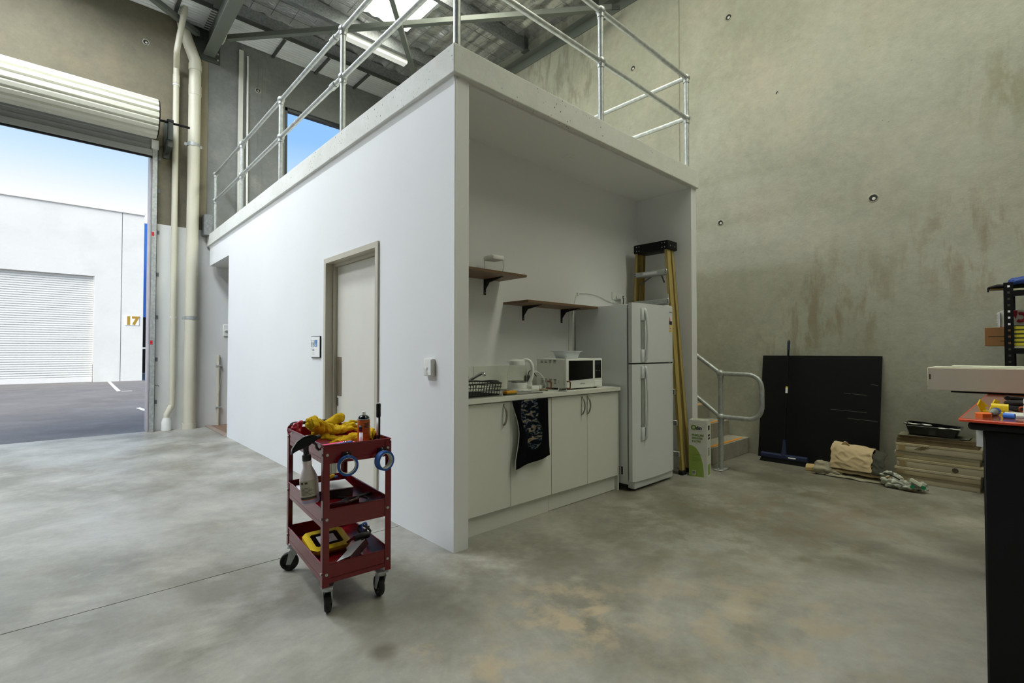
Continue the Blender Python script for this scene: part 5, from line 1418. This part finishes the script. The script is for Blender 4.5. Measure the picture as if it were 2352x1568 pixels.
for i, (z0, z1) in enumerate(TIERS):
    e = .0035
    g = G().box((e, e, z0 + .02), (CW - e, CD - e, z0 + .023))
    g.box((e, e, z0), (CW - e, e + .0025, z1)).box((e, CD - e - .0025, z0), (CW - e, CD - e, z1))
    g.box((e, e, z0), (e + .0025, CD - e, z1)).box((CW - e - .0025, e, z0), (CW - e, CD - e, z1))
    t = tput('tray', g, M_RED, smooth=0)
    tput('rolled_rim', G().tube([(e, e, z1), (CW - e, e, z1), (CW - e, CD - e, z1), (e, CD - e, z1)], .0042, 8, closed=True), M_RED, t)
tput('push_handle', G().tube(fillet([(.03, CD, .765), (.03, CD + .07, .80), (CW - .03, CD + .07, .80), (CW - .03, CD, .765)], .03), .010, 12), M_BLACKM)
# castors
def castor(x, y, ang, wheel_out):
    M = Matrix.Translation((x, y, 0)) @ Matrix.Rotation(ang, 4, 'Z')
    def cp(n, g, m, par): return tput(n, G().add(g, M), m, par)
    R = .049; o = .028
    c = cp('castor', G().cyl((0, 0, .112), (0, 0, .128), .024, seg=18).box((-.032, -.026, .128), (.032, .026, .134)), M_GALV, TC)
    for s in (-1, 1):
        cp('fork_cheek', G().prism([(-.024, s * .017, .114), (.024, s * .017, .114), (o + .012, s * .017, R - .012), (o - .012, s * .017, R - .012)], (0, s * .0025, 0)), M_GALV, c)
    cp('tyre', G().add(G().lathe([(.034, -.012), (R - .004, -.013), (R, -.008), (R, .008), (R - .004, .013), (.034, .012)], seg=28), Matrix.Translation((o, 0, R)) @ Matrix.Rotation(PI / 2, 4, 'X')), M_RUBBER, c)
    cp('wheel_hub', G().add(G().lathe([(0, -.010), (.012, -.011), (.014, -.006), (.030, -.005), (.034, -.010), (.035, .010), (.030, .005), (.014, .006), (.012, .011), (0, .010)], seg=24), Matrix.Translation((o, 0, R)) @ Matrix.Rotation(PI / 2, 4, 'X')), M_BLACK, c)
    cp('axle_bolt', G().cyl((o, -.022, R), (o, .022, R), .006, seg=8), M_GALV, c)
castor(.035, .035, math.radians(65), 0)
castor(CW - .035, .035, math.radians(88), 0)
castor(.035, CD - .035, math.radians(150), 0)
castor(CW - .035, CD - .035, math.radians(120), 0)

CM = XF[TC]
def tl(x, y, z): return CM @ Vector((x, y, z))
def item(name, lab, cat, loc, rz=0.0, group=None, M=None):
    """a thing lying on the trolley; built in its own local frame"""
    L = M if M else Matrix.Translation(Vector(loc)) @ Matrix.Rotation(rz, 4, 'Z')
    return thing(name, lab, cat, M=CM @ L, group=group)
FZ1, FZ2, FZ3 = .178, .428, .723         # tray floors

# tape rolls on magnetic hooks (front face v = 0)
for nm, u, lab in (('masking_tape', .105, 'blue masking tape roll on the trolley front, nearer the spray bottle'), ('masking_tape', .278, 'blue masking tape roll on the trolley front, under the marker')):
    rot = Matrix.Rotation(PI / 2, 4, 'X')
    k = item('tape_roll', lab, 'tape', (u, -.016, .700), group='blue tape rolls', M=Matrix.Translation((u, -.016, .688)) @ Matrix.Rotation(-.10 if u < .2 else .22, 4, 'Z') @ rot)
    th = .018 if u < .2 else .030
    put('tape_layers', G().lathe([(.037, 0), (.0475, 0), (.0475, th), (.037, th), (.037, 0)], seg=40), M_BLUETAPE, k, local=True)
    put('cardboard_core', G().lathe([(.035, -.0003), (.037, -.0003), (.037, th + .0003), (.035, th + .0003), (.035, -.0003)], seg=40), M_LGREY, k, local=True)
    h = item('magnet_hook', 'black magnetic hook holding the ' + ('thinner' if u < .2 else 'thicker') + ' tape roll on the trolley front', 'hook', (u, -.002, .735), group='magnetic hooks')
    put('hook_body', G().ball((0, -.012, -.008), .021, 14, (1.15, .5, .55)).box((-.02, -.008, -.02), (.02, .003, .012), .003, 1), M_BLACKG, h, local=True)

# spray bottle hanging on the left side by its trigger
sb_ = item('spray_bottle', 'translucent spray bottle with black trigger hung on the trolley side', 'spray bottle', (0, 0, 0), M=Matrix.Translation((-.036, .060, .521)) @ Matrix.Rotation(math.radians(-2), 4, 'X') @ Matrix.Rotation(math.radians(-5), 4, 'Y'))
M_BOT = mat('milky_bottle', '#d3c8c8', .35, var=.04)
def ov(r, z, f=.72): return [(r * math.cos(2 * PI * k / 24), r * f * math.sin(2 * PI * k / 24), z) for k in range(24)]
put('bottle', loft([ov(.034, 0), ov(.039, .006), ov(.040, .05), ov(.041, .10), ov(.040, .118), ov(.030, .145), ov(.021, .165, .9), ov(.019, .178, 1), ov(.021, .19, 1), ov(.0165, .20, 1)]), M_BOT, sb_, local=True)
put('purple_liquid', loft([ov(.0345, .001), ov(.0396, .007), ov(.0405, .04)]), mat('lilac_liquid', '#a99bc0', .3), sb_, local=True)
def lab_f(u, v):
    a = PI * 1.05 + u * PI * .62; r = .0418
    return (r * math.cos(a), r * .725 * math.sin(a), .022 + .088 * v)
lbl = put('label', G().sheet(lab_f, 12, 2, .0004), mat('beige_label', '#b3ae9a', .6), sb_, local=True)
def lab_g(z0, z1, m_, u0=.0, u1=1.0, n='label_print'):
    def f(u, v):
        a = PI * 1.05 + (u0 + (u1 - u0) * u) * PI * .62; r = .0424
        return (r * math.cos(a), r * .727 * math.sin(a), z0 + (z1 - z0) * v)
    put(n, G().sheet(f, 10, 1, .0003), m_, lbl, local=True)
lab_g(.026, .036, mat('label_dark', '#3a3430', .6)); lab_g(.022, .026, mat('label_orange', '#b0623a', .6))
for k in range(6): lab_g(.046 + k * .006, .0475 + k * .006, mat('label_dark', '#3a3430', .6), .1, .85 - .1 * (k % 3))
for k in range(2): lab_g(.095, .104, mat('label_dark', '#3a3430', .6), .15 + k * .25, .30 + k * .25, 'hazard_symbol')
put('screw_collar', G().lathe([(.019, .196), (.020, .20), (.019, .222), (.014, .226), (0, .226)], seg=20), M_BLACK, sb_, local=True)
put('neck', G().lathe([(.013, .22), (.012, .245), (.014, .262), (0, .262)], seg=16), M_BLACK, sb_, local=True)
g = G().prism([(x, -.014, z) for x, z in ((-.066, .238), (-.060, .262), (-.036, .292), (-.002, .309), (.032, .311), (.052, .300), (.054, .284), (.034, .279), (.018, .264), (-.014, .262), (-.034, .252))], (0, .028, 0))
bmesh.ops.bevel(g.bm, geom=[e_ for e_ in g.bm.edges if abs(e_.verts[0].co.y - e_.verts[1].co.y) < .001], offset=.005, segments=2, affect='EDGES')
put('spray_head', g, M_BLACKG, sb_, local=True)
put('nozzle', G().cyl((.050, 0, .293), (.068, 0, .294), .010, seg=14), M_BLACK, sb_, local=True)
put('trigger', G().tube(spline([(.030, 0, .276), (.046, 0, .262), (.048, 0, .246), (.058, 0, .232)], 4), .006, 8), M_BLACK, sb_, local=True)

# top tier ----------------------------------------------------------
M_GLV = mat('yellow_suede', '#bf9c1c', .9, var=.14, vscale=25, bump=.3, bscale=120, spec=.1)
def glove(name, lab, loc, rz, seed, up_=1.0, cuff=True):
    t = item(name, lab, 'glove', loc, rz, group='yellow leather gloves')
    caps = [('e', (0, 0, .030), .058, (1.15, .95, .42)),
            ('c', [(.035, .030, .035), (.075, .042, .050), (.105, .038, .045)], [.015, .014, .012]),
            ('c', [(.040, .010, .040), (.085, .015, .062), (.118, .008, .058)], [.015, .014, .012]),
            ('c', [(.040, -.012, .036), (.082, -.016, .048), (.110, -.020, .036)], [.015, .014, .012]),
            ('c', [(.032, -.032, .030), (.066, -.042, .034), (.088, -.046, .026)], [.014, .012, .010]),
            ('c', [(-.015, .040, .030), (.015, .070, .036), (.045, .080, .030)], [.015, .014, .012]),
            ('c', [(-.04, .0, .03), (-.10, -.005, .045 * up_), (-.135, -.01, .060 * up_)], [.036, .038, .040])]
    organic('glove_body', caps, M_GLV, t, .004, 3, .0045, 40, seed, local=True, crease=1.8)
    if cuff:
        def cf_(u, v):
            a = 2 * PI * u; r = .040 + .006 * v + .004 * math.sin(5 * a + seed)
            return (-.125 - .03 * v, -.01 + r * math.cos(a) * 1.15, .058 * up_ + r * .62 * math.sin(a))
        put('cuff', G().sheet(cf_, 28, 3, .003), M_GLV, t, local=True, smooth=180)
    return t
glove('leather_glove', 'yellow suede work glove lying on top of the pair', (.175, .34, .772), .15, 4, 1.3)
glove('leather_glove', 'yellow suede work glove underneath, cuff towards the trolley front', (.185, .28, .724), 2.6, 9, .9)
roll_ = item('leather_glove', 'yellow suede glove cuff rolled up across the pile', 'glove', (.15, .40, .80), .35, group='yellow leather gloves')
organic('rolled_cuff', [('c', [(-.09, 0, -.015), (-.03, .01, .012), (.05, .005, .045), (.075, 0, .052)], [.022, .028, .030, .028])], M_GLV, roll_, .006, 3, .005, 30, 14, local=True, crease=.8)
rp_ = item('red_packet', 'red and clear plastic packet behind the gloves', 'packet', (.03, .60, .725))
organic('film_packet', [('e', (.0, .0, .055), .035, (.9, .7, 1.4)), ('e', (.02, .0, .085), .022, (1, .7, 1))], mat('crimson_film', '#a01f33', .2, var=.25, vscale=30), rp_, .005, 2, .007, 40, 3, local=True, crease=1.0)
put('clear_end', G().ball((-.028, 0, .06), .022, 12, (.8, .7, 1.3)), glass('packet_film', (.95, .9, .92, 1), .1, 1.2), rp_, local=True)
# spray can
sc_ = item('spray_can', 'orange spray paint can with black shoulder and white nozzle', 'spray can', (.248, .155, FZ3), .3)
put('can_body', G().lathe([(0, 0), (.030, 0), (.0315, .004), (.0315, .142), (.030, .146), (0, .146)], seg=32), mat('orange_can', '#b35a1a', .35, .1, var=.05), sc_, local=True)
put('steel_seam', G().lathe([(.0300, .146), (.0322, .147), (.0322, .151), (.0300, .152)], seg=32), M_CHROME, sc_, local=True)
put('black_shoulder', G().lathe([(.030, .150), (.027, .160), (.018, .168), (.012, .170), (0, .170)], seg=28), M_BLACKG, sc_, local=True)
put('nozzle', G().lathe([(.010, .170), (.010, .182), (.0085, .188), (0, .188)], seg=16), M_WHITE, sc_, local=True)
def canf(a0, a1, z0, z1, m_, n='print'):
    put(n, G().sheet(lambda u, v: (.0318 * math.cos(a0 + (a1 - a0) * u), .0318 * math.sin(a0 + (a1 - a0) * u), z0 + (z1 - z0) * v), 10, 1, .0002), m_, sc_, local=True, smooth=180)
canf(3.3, 3.95, .005, .085, M_PAPER, 'white_panel'); canf(3.35, 3.75, .010, .035, M_BLACK)
canf(3.25, 3.80, .090, .120, M_BLACK, 'round_logo')
for k in range(4): canf(4.15, 4.95 - .15 * (k % 2), .128 - k * .007, .1325 - k * .007, M_BLACK)
for k in range(4): canf(4.15, 4.95, .098 - k * .02, .0995 - k * .02, M_BLACK)
# marker
mk = item('paint_marker', 'tall black marker standing at the trolley corner', 'marker', (.302, .095, FZ3), 0)
put('barrel', G().lathe([(0, 0), (.0112, 0), (.0115, .05), (.0095, .052), (.0095, .170), (0, .17)], seg=20), M_BLACK, mk, local=True)
put('cap', G().lathe([(.0115, .163), (.0115, .190), (.0108, .192), (.0118, .198), (.0118, .226), (.010, .230), (0, .230)], seg=20), M_BLACK, mk, local=True)
put('label', G().sheet(lambda u, v: (.0099 * math.cos(3.2 + u * 1.1), .0099 * math.sin(3.2 + u * 1.1), .07 + .09 * v), 6, 1, .0002), M_PAPER, mk, local=True, smooth=180)
put('top_plug', G().lathe([(.008, .2295), (.008, .2325), (0, .2325)], seg=16), M_LGREY, mk, local=True)
# cutter, notes
kn = item('snap_knife', 'blue and black snap-off knife in the top tray', 'knife', (.135, .12, .765), .35)
put('handle', G().obox((0, 0, 0), (.10, .018, .012), None, .004, 2), mat('cobalt_handle', '#2065b0', .35), kn, local=True)
put('grip', G().obox((-.075, 0, 0), (.07, .020, .014), None, .005, 2), mat('dark_green_grip', '#1d2a28', .6), kn, local=True)
put('slider', G().obox((.01, 0, .008), (.025, .008, .005), None, .002, 1), M_CHROME, kn, local=True)
pl = item('paper_stack', 'stack of papers with a pink sheet in the top tray', 'papers', (.14, .12, .724), .1)
for k, (m_, dx, rz) in enumerate(((M_PAPER, 0, 0), (mat('orange_sheet', '#d86a2a', .7), .03, .2), (M_LGREY, -.01, -.15), (mat('pink_note', '#e0457a', .7), -.02, .12))):
    put('sheet', G().obox((dx, 0, .009 * k + .005), (.19, .16, .008), Matrix.Rotation(rz, 3, 'Z')), m_, pl, local=True, smooth=0)

# middle tier -------------------------------------------------------
wbx = item('white_lid_box', 'dark box with white lid on the middle tray', 'box', (.15, .47, FZ2), -.1)
put('box_body', G().box((-.13, -.09, .0), (.13, .09, .045), .002, 1), mat('dark_box', '#24171a', .6), wbx, local=True, smooth=0)
put('white_lid', G().box((-.132, -.092, .045), (.132, .092, .050), .001, 1), M_PAPER, wbx, local=True, smooth=0)
wr_ = item('small_key', 'small brass key lying on the white lid', 'key', (.06, .42, FZ2 + .051), .4)
put('shank', G().tube([(-.03, 0, .003), (.03, 0, .003)], .003, 8), mat('dark_brass', '#5a4430', .4, .6), wr_, local=True)
put('bow', G().tube(arc((.04, 0, .003), .010, 0, 2 * PI * .97, 12, (1, 0, 0), (0, 1, 0)), .003, 6), mat('dark_brass', '#5a4430', .4, .6), wr_, local=True)
yt = item('yellow_strap', 'small yellow and blue strap by the back of the middle tray', 'strap', (.22, .61, FZ2), .5)
organic('webbing', [('c', [(-.03, 0, .03), (0, .01, .055), (.03, 0, .06)], [.012, .014, .012])], mat('mustard_web', '#b8951f', .8, var=.1), yt, .004, 2, .003, 40, 2, local=True)
put('blue_tab', G().obox((.045, 0, .05), (.03, .02, .012), None, .003, 1), M_BLUETAPE, yt, local=True)
em = item('safety_goggles', 'dark red safety goggles with strap on the middle tray', 'goggles', (.145, .14, FZ2), .1)
put('lens', G().sheet(lambda u, v: (-.075 + .15 * u, -.03 + .02 * math.cos(PI * u) ** 2 + .0 * v, .004 + .05 * v), 16, 4, .003), mat('smoked_red_lens', '#4a0f1a', .1, coat=.5), em, local=True, smooth=180)
put('strap', G().tube(spline([(-.075, -.01, .02), (-.10, .05, .012), (-.04, .11, .01), (.05, .10, .01), (.09, .04, .012), (.075, -.01, .02)], 6), .007, 8), mat('maroon_strap', '#5c1426', .5), em, local=True)
put('yellow_clip', G().obox((-.085, .02, .022), (.035, .018, .02), Matrix.Rotation(.5, 3, 'Z'), .003, 1), M_YEL, em, local=True)
sw_ = tag(organic('steel_wool', [('e', tl(.14, .16, FZ2 + .022), .034, (1.5, 1, .6)), ('e', tl(.17, .18, FZ2 + .026), .026, (1.3, 1, .8))], mat('grey_wool', '#4c4d4b', .9, var=.3, vscale=60, bump=.8, bscale=200), None, .004, 2, .006, 60, 8, crease=1.2), 'wad of grey steel wool on the middle tray', 'steel wool')
pp = item('cable_lead', 'short black lead curled on the middle tray', 'cable', (.25, .20, FZ2))
put('lead', G().tube(spline([(-.06, .16, .008), (-.02, .10, .01), (.02, .06, .02), (.04, .0, .02), (.01, -.03, .01), (-.02, 0, .012), (.0, .03, .03), (.05, .05, .03)], 8), .006, 8), M_RUBBER, pp, local=True)
put('connector', G().cyl((.05, .05, .03), (.07, .06, .025), .010, seg=12), M_BLACK, pp, local=True)

# bottom tier -------------------------------------------------------
fl_ = item('work_light', 'yellow framed floodlight lying on the bottom tray', 'work light', (.115, .34, FZ1 + .004), .12, M=Matrix.Translation((.125, .36, FZ1 + .006)) @ Matrix.Rotation(.06, 4, 'Z') @ Matrix.Rotation(math.radians(14), 4, 'X'))
def octo(hx, hy, c, z): return [(-hx + c, -hy, z), (hx - c, -hy, z), (hx, -hy + c, z), (hx, hy - c, z), (hx - c, hy, z), (-hx + c, hy, z), (-hx, hy - c, z), (-hx, -hy + c, z)]
put('housing', loft([octo(.085, .07, .02, .0), octo(.095, .08, .022, .035)]), mat('amber_housing', '#c98a1a', .4), fl_, local=True, smooth=20)
g = loft([octo(.105, .09, .026, .035), octo(.105, .09, .026, .052), octo(.072, .058, .01, .054), octo(.072, .058, .01, .046)])
put('yellow_frame', g, M_YEL, fl_, local=True, smooth=20)
put('black_bezel', loft([octo(.073, .059, .01, .046), octo(.073, .059, .01, .0505)]), M_BLACKG, fl_, local=True, smooth=20)
put('led_panel', G().box((-.045, -.034, .0505), (.045, .034, .052)), mat('led_white', '#e8e6ec', .3), fl_, local=True, smooth=0)
put('lead', G().tube(spline([(-.08, .05, .01), (-.108, .04, .012), (-.108, -.06, .015), (-.08, -.105, .01), (.02, -.11, .006), (.09, -.10, .004)], 8), .0055, 8), M_RUBBER, fl_, local=True)
bx_ = item('flat_box', 'white faced flat box tilted on the bottom tray', 'box', (0, 0, 0), M=Matrix.Translation((.185, .135, FZ1 + .052)) @ Matrix.Rotation(math.radians(50), 4, 'Z') @ Matrix.Rotation(math.radians(-24), 4, 'X'))
put('box_body', G().box((-.115, -.035, -.035), (.115, .035, .0), .002, 1), mat('maroon_box', '#3a1016', .5), bx_, local=True, smooth=0)
put('white_face', G().box((-.115, -.035, .0), (.115, .035, .002)), M_PAPER, bx_, local=True, smooth=0)
dt = item('clamp_tool', 'black tool with looped blue and black lead on the bottom tray', 'tool', (.245, .20, FZ1), .0)
put('body', G().tube([(-.03, -.02, .085), (.01, -.005, .085), (.05, .005, .08)], [.014, .017, .016], 14), M_BLACK, dt, local=True)
put('grip', G().tube([(.02, 0, .08), (.022, -.004, .05), (.020, -.006, .02)], [.012, .011, .012], 12), M_BLACK, dt, local=True)
put('steel_jaw', G().prism([(-.03, -.028, .088), (-.075, -.045, .078), (-.08, -.040, .082), (-.032, -.014, .094)], (0, .004, .002)), M_CHROME, dt, local=True)
put('black_lead', G().tube(spline([(.05, .005, .08), (.07, .03, .09), (.04, .06, .115), (.01, .05, .11), (.02, .02, .09), (.06, .03, .11), (.075, .09, .08), (.06, .13, .03)], 8), .006, 8), M_RUBBER, dt, local=True)
put('blue_lead', G().tube(spline([(.03, .03, .08), (.03, .05, .115), (.06, .07, .12), (.078, .10, .09)], 8), .0065, 8), M_BLUETAPE, dt, local=True)
